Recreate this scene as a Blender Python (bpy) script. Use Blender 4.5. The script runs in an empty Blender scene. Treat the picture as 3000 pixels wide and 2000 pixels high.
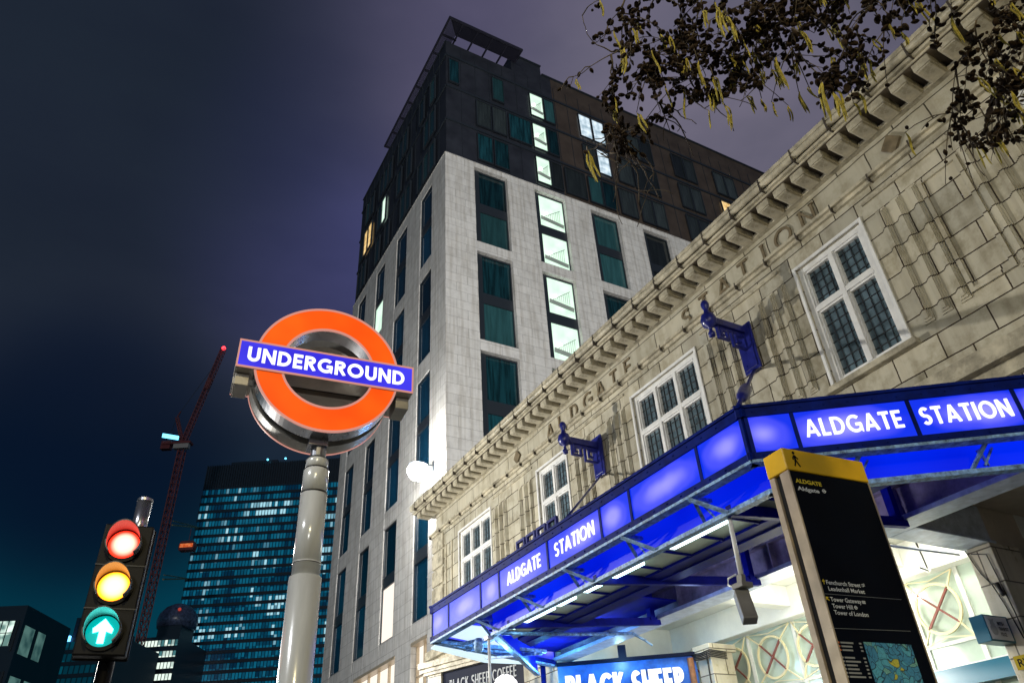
import bpy, math, random
from mathutils import Vector, Matrix
rnd = random.Random(7)
D = bpy.data
scene = bpy.context.scene
col = scene.collection
R_ = math.radians

# ------------------------------------------------------------------ camera
F_PX = 2171.325                       # focal length in pixels of a 3000 px wide frame
CX = Vector((0.87694436, -0.47772634, -0.05240352))     # image right, in world axes
CY = Vector((0.23136427, 0.51522947, -0.8252328))       # image down
CZ = Vector((0.42123528, 0.71155894, 0.56235639))       # view direction
EYE = Vector((0, 0, 1.6))
G = 0.6                               # pavement level
cam_d = D.cameras.new('camera')
cam = D.objects.new('camera', cam_d); col.objects.link(cam)
cam_d.sensor_width = 36; cam_d.lens = F_PX / 3000 * 36
cam_d.clip_start = 0.05; cam_d.clip_end = 5000
m = Matrix.Identity(4)
for i in range(3):
    m[i][0] = CX[i]; m[i][1] = -CY[i]; m[i][2] = -CZ[i]; m[i][3] = EYE[i]
cam.matrix_world = m
scene.camera = cam

def ray(px, py):
    a, b = (px - 1500) / F_PX, (py - 1000) / F_PX
    return CX * a + CY * b + CZ
def on_x(px, py, X): r = ray(px, py); return EYE + r * (X / r.x)
def on_y(px, py, Y): r = ray(px, py); return EYE + r * (Y / r.y)
def on_z(px, py, Z): r = ray(px, py); return EYE + r * ((Z - EYE.z) / r.z)
def at_depth(px, py, d): return EYE + ray(px, py) * d
def on_plane(px, py, o, u):           # vertical plane through o along u
    n = Vector((u[1], -u[0], 0)); r = ray(px, py)
    return EYE + r * ((Vector((o[0], o[1], 0)) - EYE).dot(n) / r.dot(n))

# ------------------------------------------------------------------ world, light, exposure
world = D.worlds.new('World'); scene.world = world; world.use_nodes = True
scene.view_settings.view_transform = 'Standard'; scene.view_settings.look = 'None'
scene.view_settings.exposure = 0; scene.view_settings.gamma = 1
def nn(nt, t, **k):
    n = nt.nodes.new(t)
    for a, v in k.items(): setattr(n, a, v)
    return n
def ramp(nt, stops, interp='LINEAR'):
    r = nn(nt, 'ShaderNodeValToRGB'); e = r.color_ramp; e.interpolation = interp
    while len(e.elements) > 1: e.elements.remove(e.elements[-1])
    e.elements[0].position = stops[0][0]; e.elements[0].color = (*stops[0][1], 1)
    for p, c in stops[1:]:
        x = e.elements.new(p); x.color = (*c, 1)
    return r
def srgb(r, g, b):
    return tuple((c / 255 / 12.92) if c <= 10 else ((c / 255 + .055) / 1.055) ** 2.4 for c in (r, g, b))
def build_world():
    nt = world.node_tree; nt.nodes.clear(); L = nt.links.new
    out = nn(nt, 'ShaderNodeOutputWorld'); bg = nn(nt, 'ShaderNodeBackground'); L(bg.outputs[0], out.inputs[0])
    tc = nn(nt, 'ShaderNodeTexCoord')
    sep = nn(nt, 'ShaderNodeSeparateXYZ'); L(tc.outputs['Generated'], sep.inputs[0])
    el = ramp(nt, [(0.0, srgb(2, 66, 78)), (.15, srgb(2, 62, 76)), (.26, srgb(3, 58, 76)), (.33, srgb(6, 44, 60)), (.40, srgb(20, 36, 52)), (.48, srgb(36, 44, 59)), (.57, srgb(41, 46, 64)),
                   (.66, srgb(39, 43, 64)), (.76, srgb(35, 39, 58)), (.87, srgb(38, 38, 62)), (1, srgb(34, 36, 56))])
    L(sep.outputs[2], el.inputs[0])
    # city glow in the cloud above the lit block, and drifting darker cloud
    def blob(px, py, lo, hi, c, prev):
        d = ray(px, py).normalized()
        dot = nn(nt, 'ShaderNodeVectorMath', operation='DOT_PRODUCT'); L(tc.outputs['Generated'], dot.inputs[0]); dot.inputs[1].default_value = d
        mr = nn(nt, 'ShaderNodeMapRange', interpolation_type='SMOOTHERSTEP'); L(dot.outputs['Value'], mr.inputs[0])
        mr.inputs[1].default_value = lo; mr.inputs[2].default_value = hi
        mul = nn(nt, 'ShaderNodeMath', operation='MULTIPLY'); L(mr.outputs[0], mul.inputs[0])
        L(cl.outputs[0], mul.inputs[1])
        mx = nn(nt, 'ShaderNodeMix', data_type='RGBA'); L(mul.outputs[0], mx.inputs[0]); L(prev, mx.inputs[6]); mx.inputs[7].default_value = (*c, 1)
        return mx.outputs[2]
    mp = nn(nt, 'ShaderNodeMapping'); L(tc.outputs['Generated'], mp.inputs[0]); mp.inputs['Scale'].default_value = (1.5, 1.5, 3.5); mp.inputs['Rotation'].default_value = (.3, .4, .2)
    no = nn(nt, 'ShaderNodeTexNoise'); L(mp.outputs[0], no.inputs[0]); no.inputs['Scale'].default_value = 1.6; no.inputs['Detail'].default_value = 5; no.inputs['Roughness'].default_value = .5
    cl = ramp(nt, [(.3, (.72,) * 3), (.7, (1,) * 3)]); L(no.outputs[0], cl.inputs[0])
    c = blob(1080, 640, .955, 1.0, srgb(64, 66, 108), el.outputs[0])
    c = blob(1330, 60, .955, 1, srgb(68, 68, 94), c)
    c = blob(1600, 100, .955, 1, srgb(82, 79, 104), c)
    c = blob(2150, 420, .93, 1, srgb(110, 106, 124), c)
    c = blob(60, 100, .88, 1, srgb(27, 36, 48), c)
    c = blob(250, 1330, .975, 1, srgb(5, 17, 38), c)
    no2 = nn(nt, 'ShaderNodeTexNoise'); L(mp.outputs[0], no2.inputs[0]); no2.inputs['Scale'].default_value = 3.2; no2.inputs['Detail'].default_value = 7
    cr = ramp(nt, [(.3, (.86, .88, .9)), (.7, (1.13, 1.11, 1.09))]); L(no2.outputs[0], cr.inputs[0])
    mx = nn(nt, 'ShaderNodeMix', data_type='RGBA', blend_type='MULTIPLY'); mx.inputs[0].default_value = 1
    L(c, mx.inputs[6]); L(cr.outputs[0], mx.inputs[7])
    L(mx.outputs[2], bg.inputs[0]); bg.inputs[1].default_value = 1.0
build_world()

def lamp(name, kind, loc, power, color, size=.3, aim=None, **k):
    l = D.lights.new(name, kind); l.energy = power; l.color = color
    if kind == 'SUN': l.angle = size
    else: l.shadow_soft_size = size
    for a, v in k.items(): setattr(l, a, v)
    o = D.objects.new(name, l); col.objects.link(o); o.location = loc
    if aim is not None: o.rotation_euler = (Vector(aim) - Vector(loc)).to_track_quat('-Z', 'Y').to_euler()
    return o
# an added low fill sun from behind the camera, and unseen street lamps along the road
lamp('fill_sun', 'SUN', (-20, -40, 20), .42, (1, .97, .92), R_(6), aim=(-20 + .36, -40 + .92, 20 - .10))
lamp('street_lamp_light', 'POINT', (-1.2, -3.2, 6.6), 860, (1, .84, .46), .10)
lamp('street_lamp_light', 'POINT', (-1.0, 16.5, 5.4), 4600, (1, .95, .84), .12)
lamp('street_lamp_light', 'POINT', (-3.0, 24, 6.5), 3400, (.92, .95, 1), .3)
lamp('street_lamp_light', 'POINT', (-4.0, 3.4, 6.8), 720, (.96, .97, 1), .12)
lamp('block_fill_spot', 'SPOT', (2, -25, 12), 62000, (1, .985, .96), .6, aim=(23, 27, 29), spot_size=R_(47), spot_blend=.5)  # added unseen spot, cone shaped to brighten only the pale block

# ------------------------------------------------------------------ mesh building
ORG = {}
class Frame:
    def __init__(s, o, u, v):
        s.o = Vector(o); s.u = Vector(u).normalized(); s.v = Vector(v).normalized(); s.n = s.u.cross(s.v)
    def p(s, a, b, c=0): return s.o + s.u * a + s.v * b + s.n * c
    def off(s, a=0, b=0, c=0): return Frame(s.p(a, b, c), s.u, s.v)
def wall_frame(o, u): return Frame(o, (u[0], u[1], 0), (0, 0, 1))   # n points to the right of u
WF = Frame((0, 0, 0), (1, 0, 0), (0, 1, 0))
class MB:
    def __init__(s): s.v = []; s.f = []
    def add(s, vs, fs):
        k = len(s.v); s.v += [Vector(q) for q in vs]; s.f += [tuple(i + k for i in f) for f in fs]
    def box(s, x0, x1, y0, y1, z0, z1, fr=WF):
        c = [fr.p(x, y, z) for z in (z0, z1) for y in (y0, y1) for x in (x0, x1)]
        s.add(c, [(0, 2, 3, 1), (4, 5, 7, 6), (0, 1, 5, 4), (2, 6, 7, 3), (0, 4, 6, 2), (1, 3, 7, 5)])
        return s
    def bar(s, p, q, w, h=None, up=(0, 0, 1)):
        p, q = Vector(p), Vector(q); d = q - p; h = h or w; up = Vector(up)
        if abs(d.normalized().dot(up)) > .98: up = Vector((1, 0, 0))
        sd = d.cross(up).normalized(); u2 = sd.cross(d).normalized()
        fr = Frame(p, d, sd)
        return s.box(0, d.length, -w / 2, w / 2, -h / 2, h / 2, fr)
    def tube(s, pts, r, n=8, cap=True):
        pts = [Vector(p) for p in pts]; N = len(pts)
        rs = r if isinstance(r, (list, tuple)) else [r] * N
        vs, fs = [], []; ref = None
        for i, p in enumerate(pts):
            d = (pts[min(i + 1, N - 1)] - pts[max(i - 1, 0)])
            d = d.normalized() if d.length > 1e-9 else Vector((0, 0, 1))
            if ref is None: ref = Vector((0, 0, 1)) if abs(d.z) < .9 else Vector((1, 0, 0))
            a = d.cross(ref).normalized(); b = d.cross(a); ref = -b if False else ref
            if abs(d.dot(ref)) > .95: ref = a
            for k in range(n):
                t = 2 * math.pi * k / n; vs.append(p + (a * math.cos(t) + b * math.sin(t)) * rs[i])
        for i in range(N - 1):
            for k in range(n):
                k2 = (k + 1) % n; fs.append((i * n + k, i * n + k2, (i + 1) * n + k2, (i + 1) * n + k))
        if cap: fs += [tuple(range(n - 1, -1, -1)), tuple((N - 1) * n + k for k in range(n))]
        s.add(vs, fs); return s
    def prism(s, poly, fr, c0, c1):
        n = len(poly)
        if sum(poly[i][0] * poly[(i + 1) % n][1] - poly[(i + 1) % n][0] * poly[i][1] for i in range(n)) < 0: poly = poly[::-1]
        vs = [fr.p(a, b, c0) for a, b in poly] + [fr.p(a, b, c1) for a, b in poly]
        fs = [tuple(range(n - 1, -1, -1)), tuple(range(n, 2 * n))] + [(i, (i + 1) % n, n + (i + 1) % n, n + i) for i in range(n)]
        s.add(vs, fs); return s
    def ring(s, r0, r1, fr, c0, c1, n=72, a0=0, a1=360):
        full = abs(a1 - a0) >= 360; N = n if full else n + 1; vs, fs = [], []
        for k in range(N):
            t = R_(a0 + (a1 - a0) * k / n); c, q = math.cos(t), math.sin(t)
            vs += [fr.p(r0 * c, r0 * q, c0), fr.p(r1 * c, r1 * q, c0), fr.p(r1 * c, r1 * q, c1), fr.p(r0 * c, r0 * q, c1)]
        for k in range(n):
            i, j = 4 * k, 4 * ((k + 1) % N)
            fs += [(i, j, j + 1, i + 1), (i + 1, j + 1, j + 2, i + 2), (i + 2, j + 2, j + 3, i + 3), (i + 3, j + 3, j, i)]
        if not full: fs += [(0, 1, 2, 3), tuple(4 * n + k for k in (3, 2, 1, 0))]
        s.add(vs, fs); return s
    def lathe(s, prof, fr, n=24):     # prof: (radius, height along fr.n)
        vs, fs = [], []; N = len(prof)
        for r, h in prof:
            for k in range(n):
                t = 2 * math.pi * k / n; vs.append(fr.p(r * math.cos(t), r * math.sin(t), h))
        for i in range(N - 1):
            for k in range(n):
                k2 = (k + 1) % n; fs.append((i * n + k, i * n + k2, (i + 1) * n + k2, (i + 1) * n + k))
        fs += [tuple(range(n - 1, -1, -1)), tuple((N - 1) * n + k for k in range(n))]
        s.add(vs, fs); return s
    def ball(s, c, r, n=10, sz=1.0):
        prof = [(max(1e-4, r * math.sin(math.pi * i / 8)), -r * sz * math.cos(math.pi * i / 8)) for i in range(9)]
        return s.lathe(prof, Frame(c, (1, 0, 0), (0, 1, 0)), n)
    def stroke(s, pts, h, fr, c0, c1, closed=False, clip=None):
        P = [Vector(p) for p in pts]; N = len(P); L, Rr = [], []
        for i, p in enumerate(P):
            a = P[(i - 1) % N] if (closed or i) else p; b = P[(i + 1) % N] if (closed or i < N - 1) else p
            d1 = (p - a) if (p - a).length > 1e-9 else (b - p); d2 = (b - p) if (b - p).length > 1e-9 else d1
            d1 = d1.normalized(); d2 = d2.normalized(); n1 = Vector((-d1.y, d1.x)); n2 = Vector((-d2.y, d2.x))
            mm = n1 + n2; mm = mm.normalized() if mm.length > 1e-6 else n1
            k = h / max(.35, mm.dot(n1)); l, r = p + mm * k, p - mm * k
            if clip:
                for q in (l, r): q.y = min(max(q.y, clip[0]), clip[1])
            L.append(l); Rr.append(r)
        vs, fs = [], []
        for l, r in zip(L, Rr): vs += [fr.p(l.x, l.y, c0), fr.p(r.x, r.y, c0), fr.p(r.x, r.y, c1), fr.p(l.x, l.y, c1)]
        for k in range(N if closed else N - 1):
            i, j = 4 * k, 4 * ((k + 1) % N)
            fs += [(i, i + 1, j + 1, j), (i + 1, i + 2, j + 2, j + 1), (i + 2, i + 3, j + 3, j + 2), (i + 3, i, j, j + 3)]
        if not closed: fs += [(3, 2, 1, 0), tuple(4 * (N - 1) + k for k in (0, 1, 2, 3))]
        s.add(vs, fs); return s
    def build(s, name, mat, parent=None, smooth=False, at=None, label=None, bevel=0):
        o0 = Vector(at) if at is not None else (ORG[parent.name] if parent else Vector((0, 0, 0)))
        me = D.meshes.new(name); me.from_pydata([tuple(v - o0) for v in s.v], [], s.f); me.update()
        if smooth:
            for p in me.polygons: p.use_smooth = True
        o = D.objects.new(name, me); col.objects.link(o)
        if mat: me.materials.append(mat)
        ORG[o.name] = o0
        if parent:
            o.parent = parent; o.location = o0 - ORG[parent.name]
        else: o.location = o0
        if label: o['label'] = label
        if bevel:
            b = o.modifiers.new('edge', 'BEVEL'); b.width = bevel; b.segments = 2; b.limit_method = 'ANGLE'
        if smooth is True and not bevel: pass
        return o
def thing(name, loc, label, cat, group=None):
    o = D.objects.new(name, None); col.objects.link(o); o.location = loc; o.empty_display_size = .2
    ORG[o.name] = Vector(loc); tag(o, label, cat, group); return o
def tag(o, label, cat, group=None):
    o['label'] = label; o['category'] = cat
    if group: o['group'] = group
    return o
def struct(o): o['kind'] = 'structure'; return o
def dup(src, delta, parent=None):     # copy of an object and its children, shifted by delta
    c = src.copy(); col.objects.link(c); c.location = src.location + Vector(delta)
    ORG[c.name] = ORG.get(src.name, Vector((0, 0, 0))) + Vector(delta)
    if parent: c.parent = parent
    for ch in list(src.children):
        k = ch.copy(); col.objects.link(k); k.parent = c
        for g in ch.children:
            d = g.copy(); col.objects.link(d); d.parent = k
    return c

# ------------------------------------------------------------------ materials
def pm(name, c, rough=.5, metal=0, spec=.5, em=None, es=0, noise=None, bump=0, coat=0):
    """Principled; noise = (scale, dark factor, light factor[, stretch z])"""
    mt = D.materials.new(name); mt.use_nodes = True; nt = mt.node_tree; b = nt.nodes['Principled BSDF']; L = nt.links.new
    b.inputs['Base Color'].default_value = (*c, 1); b.inputs['Roughness'].default_value = rough; b.inputs['Metallic'].default_value = metal
    b.inputs['Specular IOR Level'].default_value = spec
    if coat: b.inputs['Coat Weight'].default_value = coat
    if em: b.inputs['Emission Color'].default_value = (*em, 1); b.inputs['Emission Strength'].default_value = es
    if noise:
        tc = nn(nt, 'ShaderNodeTexCoord'); mp = nn(nt, 'ShaderNodeMapping'); L(tc.outputs['Object'], mp.inputs[0])
        mp.inputs['Scale'].default_value = (1, 1, noise[3] if len(noise) > 3 else 1)
        no = nn(nt, 'ShaderNodeTexNoise'); L(mp.outputs[0], no.inputs[0]); no.inputs['Scale'].default_value = noise[0]; no.inputs['Detail'].default_value = 8; no.inputs['Roughness'].default_value = .65
        cr = ramp(nt, [(.32, tuple(x * noise[1] for x in c)), (.68, tuple(min(1, x * noise[2]) for x in c))]); L(no.outputs[0], cr.inputs[0])
        L(cr.outputs[0], b.inputs['Base Color'])
        rr = nn(nt, 'ShaderNodeMapRange'); L(no.outputs[0], rr.inputs[0]); rr.inputs[3].default_value = max(.03, rough - .12); rr.inputs[4].default_value = min(1, rough + .15); L(rr.outputs[0], b.inputs['Roughness'])
        if bump:
            bp = nn(nt, 'ShaderNodeBump'); bp.inputs['Strength'].default_value = bump; bp.inputs['Distance'].default_value = .02; L(no.outputs[0], bp.inputs['Height']); L(bp.outputs[0], b.inputs['Normal'])
    return mt
def masonry(name, c1, c2, mortar, bw, bh, msize, rough, wob=0, bump=.5, off=.5, spec=.5, stain=None, shift=(0, 0, 0), streak=(.80, .78, .75)):
    mt = D.materials.new(name); mt.use_nodes = True; nt = mt.node_tree; b = nt.nodes['Principled BSDF']; L = nt.links.new
    geo = nn(nt, 'ShaderNodeNewGeometry'); tc = nn(nt, 'ShaderNodeTexCoord')
    sp = nn(nt, 'ShaderNodeSeparateXYZ'); L(tc.outputs['Object'], sp.inputs[0])
    sn = nn(nt, 'ShaderNodeSeparateXYZ'); L(geo.outputs['True Normal'], sn.inputs[0])
    ab = nn(nt, 'ShaderNodeMath', operation='ABSOLUTE'); L(sn.outputs[0], ab.inputs[0])
    gt = nn(nt, 'ShaderNodeMath', operation='GREATER_THAN'); L(ab.outputs[0], gt.inputs[0]); gt.inputs[1].default_value = .6
    mx = nn(nt, 'ShaderNodeMix'); L(gt.outputs[0], mx.inputs[0]); L(sp.outputs[0], mx.inputs[2]); L(sp.outputs[1], mx.inputs[3])
    cb = nn(nt, 'ShaderNodeCombineXYZ'); L(mx.outputs[0], cb.inputs[0]); L(sp.outputs[2], cb.inputs[1])
    vec = cb.outputs[0]
    ad = nn(nt, 'ShaderNodeVectorMath', operation='ADD'); L(vec, ad.inputs[0]); ad.inputs[1].default_value = shift; vec = ad.outputs[0]
    if wob:
        nz = nn(nt, 'ShaderNodeTexNoise'); L(vec, nz.inputs[0]); nz.inputs['Scale'].default_value = 1.7; nz.inputs['Detail'].default_value = 2
        sb = nn(nt, 'ShaderNodeVectorMath', operation='SUBTRACT'); L(nz.outputs['Color'], sb.inputs[0]); sb.inputs[1].default_value = (.5, .5, .5)
        sc = nn(nt, 'ShaderNodeVectorMath', operation='SCALE'); L(sb.outputs[0], sc.inputs[0]); sc.inputs['Scale'].default_value = wob
        a2 = nn(nt, 'ShaderNodeVectorMath', operation='ADD'); L(vec, a2.inputs[0]); L(sc.outputs[0], a2.inputs[1]); vec = a2.outputs[0]
    br = nn(nt, 'ShaderNodeTexBrick'); L(vec, br.inputs[0]); br.offset = off
    br.inputs['Color1'].default_value = (*c1, 1); br.inputs['Color2'].default_value = (*c2, 1); br.inputs['Mortar'].default_value = (*mortar, 1)
    br.inputs['Scale'].default_value = 1; br.inputs['Mortar Size'].default_value = msize; br.inputs['Mortar Smooth'].default_value = .15
    br.inputs['Brick Width'].default_value = bw; br.inputs['Row Height'].default_value = bh
    no = nn(nt, 'ShaderNodeTexNoise'); L(tc.outputs['Object'], no.inputs[0]); no.inputs['Scale'].default_value = 1.8; no.inputs['Detail'].default_value = 12; no.inputs['Roughness'].default_value = .74
    cr = ramp(nt, [(.3, stain or (.72, .7, .66)), (.52, (1, 1, 1)), (.75, (1.08, 1.06, 1.02))]); L(no.outputs[0], cr.inputs[0])
    mu = nn(nt, 'ShaderNodeMix', data_type='RGBA', blend_type='MULTIPLY'); mu.inputs[0].default_value = 1; L(br.outputs[0], mu.inputs[6]); L(cr.outputs[0], mu.inputs[7])
    mp2 = nn(nt, 'ShaderNodeMapping'); L(tc.outputs['Object'], mp2.inputs[0]); mp2.inputs['Scale'].default_value = (5, 5, .35)
    n2 = nn(nt, 'ShaderNodeTexNoise'); L(mp2.outputs[0], n2.inputs[0]); n2.inputs['Scale'].default_value = 1; n2.inputs['Detail'].default_value = 6
    c2_ = ramp(nt, [(.36, streak), (.55, (1, 1, 1))]); L(n2.outputs[0], c2_.inputs[0])
    mu2 = nn(nt, 'ShaderNodeMix', data_type='RGBA', blend_type='MULTIPLY'); mu2.inputs[0].default_value = 1; L(mu.outputs[2], mu2.inputs[6]); L(c2_.outputs[0], mu2.inputs[7])
    L(mu2.outputs[2], b.inputs['Base Color'])
    rr = nn(nt, 'ShaderNodeMapRange'); L(no.outputs[0], rr.inputs[0]); rr.inputs[3].default_value = max(.05, rough - .15); rr.inputs[4].default_value = rough + .15; L(rr.outputs[0], b.inputs['Roughness'])
    b.inputs['Specular IOR Level'].default_value = spec
    iv = nn(nt, 'ShaderNodeMath', operation='MULTIPLY_ADD'); L(br.outputs['Fac'], iv.inputs[0]); iv.inputs[1].default_value = -1
    sm = nn(nt, 'ShaderNodeMath', operation='MULTIPLY'); L(no.outputs[0], sm.inputs[0]); sm.inputs[1].default_value = .5; L(sm.outputs[0], iv.inputs[2])
    bp = nn(nt, 'ShaderNodeBump'); bp.inputs['Strength'].default_value = bump; bp.inputs['Distance'].default_value = .02; L(iv.outputs[0], bp.inputs['Height']); L(bp.outputs[0], b.inputs['Normal'])
    return mt
def glass(name, c, curtain=.5, rough=.06, warm=None):
    """window glass at night: dark reflective pane with pleated curtain dimly seen behind it"""
    mt = D.materials.new(name); mt.use_nodes = True; nt = mt.node_tree; b = nt.nodes['Principled BSDF']; L = nt.links.new
    tc = nn(nt, 'ShaderNodeTexCoord'); mp = nn(nt, 'ShaderNodeMapping'); L(tc.outputs['Object'], mp.inputs[0]); mp.inputs['Scale'].default_value = (1, 1, .08)
    w = nn(nt, 'ShaderNodeTexNoise'); L(mp.outputs[0], w.inputs[0]); w.inputs['Scale'].default_value = 7; w.inputs['Detail'].default_value = 4
    oi = nn(nt, 'ShaderNodeObjectInfo')
    va = nn(nt, 'ShaderNodeMapRange'); L(oi.outputs['Random'], va.inputs[0]); va.inputs[3].default_value = .3; va.inputs[4].default_value = 1.3
    cr = ramp(nt, [(.35, tuple(x * (1 - curtain) for x in c)), (.65, c)]); L(w.outputs[0], cr.inputs[0])
    sc = nn(nt, 'ShaderNodeVectorMath', operation='SCALE'); L(cr.outputs[0], sc.inputs[0]); L(va.outputs[0], sc.inputs['Scale'])
    L(sc.outputs[0], b.inputs['Base Color'])
    b.inputs['Roughness'].default_value = rough; b.inputs['Specular IOR Level'].default_value = .6
    return mt
def emit(name, c, s, var=None):
    """something that gives off light; var = (scale, low, high, colour2)"""
    mt = D.materials.new(name); mt.use_nodes = True; nt = mt.node_tree; b = nt.nodes['Principled BSDF']; L = nt.links.new
    b.inputs['Base Color'].default_value = (*[min(.2, x * .15) for x in c], 1); b.inputs['Roughness'].default_value = .45; b.inputs['Specular IOR Level'].default_value = .12
    b.inputs['Emission Color'].default_value = (*c, 1); b.inputs['Emission Strength'].default_value = s
    if var:
        tc = nn(nt, 'ShaderNodeTexCoord'); no = nn(nt, 'ShaderNodeTexNoise'); L(tc.outputs['Object'], no.inputs[0]); no.inputs['Scale'].default_value = var[0]; no.inputs['Detail'].default_value = 1.5
        cr = ramp(nt, [(var[1], c), (var[2], var[3])]); L(no.outputs[0], cr.inputs[0]); L(cr.outputs[0], b.inputs['Emission Color'])
    return mt
M = {}
M['stone'] = masonry('pale_limestone', (.60, .59, .57), (.67, .66, .64), (.36, .35, .34), 1.25, .56, .011, .6, wob=.0, bump=.35, stain=(.78, .77, .76))
M['clad'] = pm('charcoal_cladding', (.022, .025, .034), .42, spec=.4, noise=(.7, .7, 1.35))
M['brown'] = pm('warm_lit_cladding', (.055, .042, .034), .45, spec=.4, noise=(.8, .75, 1.3))  # same cladding with the warm light on it put into the colour
M['wframe'] = pm('dark_window_metal', (.02, .026, .034), .35)
M['glass'] = glass('teal_glass', (.010, .062, .080), .72)
M['glassb'] = glass('blue_reflection_glass', (.006, .055, .115), .45)  # blue reflection put into the colour of the street-face panes
M['glass3'] = glass('pale_blind_glass', (.030, .105, .115), .35)
M['glass2'] = glass('grey_green_glass', (.045, .06, .062), .4)
M['stair'] = emit('lit_stairwell', (.80, 1.0, .84), 1.15, (1.5, .3, .7, (.58, .86, .66)))
M['roomlit'] = emit('lit_room', (.80, .92, 1.0), 1.1, (2.2, .3, .65, (.3, .42, .5)))
M['warm'] = emit('warm_lit_room', (1.0, .72, .33), 1.1, (3, .35, .65, (.55, .33, .1)))
M['warmwhite'] = emit('warm_white_room', (1.0, .9, .78), 1.1)
M['bulb'] = emit('bright_bulb', (1, 1, .92), 14)
M['rail'] = pm('stair_rail', (.30, .36, .32), .5)
M['faience'] = masonry('cream_faience', (.56, .52, .41), (.40, .38, .31), (.06, .045, .032), .62, .335, .009, .22, wob=.028, bump=.5, spec=.55, stain=(.50, .47, .38))
M['faience_plain'] = pm('cream_faience_trim', (.50, .455, .345), .26, noise=(3.5, .42, 1.2), bump=.15)
M['frieze'] = masonry('cream_faience_frieze', (.48, .45, .36), (.40, .38, .31), (.06, .05, .035), .95, .62, .010, .36, wob=.06, bump=.4, stain=(.66, .62, .52))
M['letterstone'] = pm('shadowed_letter', (.165, .13, .08), .45, noise=(9, .6, 1.25))  # letter colour darkened to carry the shadow and soot of the outlines
M['gapshade'] = pm('gap_shade_terracotta', (.075, .058, .04), .7, noise=(3, .5, 1.5))
M['joint'] = pm('sooty_joint', (.05, .04, .03), .8)
M['white'] = pm('white_window_paint', (.74, .74, .73), .4, noise=(6, .82, 1.05))
M['lead'] = pm('lead_cames', (.02, .024, .03), .5)
M['leadglass'] = pm('leaded_glass', (.085, .125, .15), .12, spec=.7, noise=(3.5, .4, 1.6), bump=.12)
M['navy'] = pm('navy_paint', (.002, .010, .13), .5, spec=.06, noise=(5, .6, 1.5), bump=.08)
M['navydark'] = pm('dark_navy_paint', (.003, .006, .16), .55, spec=.05, noise=(4, .6, 1.5))
M['bracketblue'] = pm('royal_blue_ironwork', (.010, .014, .15), .3, noise=(8, .7, 1.4), bump=.1)
def backlit(name, stops, s=1.0, wy=1.3, wz=1.3):
    # translucent panel with lamps behind its middle: brighter at the heart of each panel
    mt = D.materials.new(name); mt.use_nodes = True; nt = mt.node_tree; b = nt.nodes['Principled BSDF']; L = nt.links.new
    tc = nn(nt, 'ShaderNodeTexCoord'); oi = nn(nt, 'ShaderNodeObjectInfo'); sp = nn(nt, 'ShaderNodeSeparateXYZ'); L(tc.outputs['Generated'], sp.inputs[0])
    sh = nn(nt, 'ShaderNodeMapRange'); L(oi.outputs['Random'], sh.inputs[0]); sh.inputs[3].default_value = .3; sh.inputs[4].default_value = .7
    a = nn(nt, 'ShaderNodeMath', operation='SUBTRACT'); L(sp.outputs[1], a.inputs[0]); L(sh.outputs[0], a.inputs[1])
    a2 = nn(nt, 'ShaderNodeMath', operation='MULTIPLY'); L(a.outputs[0], a2.inputs[0]); a2.inputs[1].default_value = wy
    c = nn(nt, 'ShaderNodeMath', operation='MULTIPLY_ADD'); L(sp.outputs[2], c.inputs[0]); c.inputs[1].default_value = wz; c.inputs[2].default_value = -.5 * wz
    cb = nn(nt, 'ShaderNodeCombineXYZ'); L(a2.outputs[0], cb.inputs[0]); L(c.outputs[0], cb.inputs[1])
    no = nn(nt, 'ShaderNodeTexNoise'); L(tc.outputs['Object'], no.inputs[0]); no.inputs['Scale'].default_value = 2.2
    ln = nn(nt, 'ShaderNodeVectorMath', operation='LENGTH'); L(cb.outputs[0], ln.inputs[0])
    m = nn(nt, 'ShaderNodeMath', operation='MULTIPLY_ADD'); L(no.outputs[0], m.inputs[0]); m.inputs[1].default_value = .5; L(ln.outputs['Value'], m.inputs[2])
    cr = ramp(nt, stops, 'EASE'); L(m.outputs[0], cr.inputs[0]); L(cr.outputs[0], b.inputs['Emission Color']); b.inputs['Emission Strength'].default_value = s
    b.inputs['Base Color'].default_value = (.0, .005, .08, 1); b.inputs['Roughness'].default_value = .4; b.inputs['Specular IOR Level'].default_value = .15; return mt
M['signblue'] = backlit('backlit_blue_panel', [(.30, (.34, .32, 1.0)), (.80, (.06, .075, .95)), (1.15, (.004, .03, .85))], 1.0)
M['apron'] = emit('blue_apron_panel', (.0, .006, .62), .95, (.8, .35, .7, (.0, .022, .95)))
M['signwhite'] = emit('backlit_white_letter', (1, 1, 1), 1.3)
M['peel'] = pm('worn_pale_blue_paint', (.20, .37, .66), .5, noise=(16, .18, 1.6), bump=.3)
M['cyanwhite'] = emit('fluorescent_tube', (.62, .95, 1), 7)
M['soffit'] = pm('pale_canopy_glazing', (.42, .46, .36), .35, noise=(2, .75, 1.15))
M['girder'] = pm('dirty_mauve_girder', (.24, .185, .215), .6, noise=(2.6, .35, 1.5), bump=.35)
M['flange'] = pm('pale_painted_steel', (.46, .52, .60), .45, noise=(7, .6, 1.1), bump=.15)
M['hallwhite'] = pm('white_plaster', (.70, .71, .64), .6, noise=(1.6, .85, 1.05))
M['hallbrown'] = pm('unlit_brown_soffit', (.48, .42, .33), .7, noise=(1.2, .7, 1.15))
M['hallgreen'] = pm('pale_green_panel', (.40, .52, .40), .35, noise=(1.5, .85, 1.1))
M['panelglass'] = pm('pale_green_glass', (.46, .55, .45), .12, noise=(1.1, .75, 1.15))
M['gold'] = pm('pale_gold_bars', (.66, .58, .33), .35)
M['redbar'] = pm('red_brown_bars', (.20, .055, .035), .45)
M['ceil_light'] = emit('ceiling_light_panel', (1, .98, .9), 22)
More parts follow.
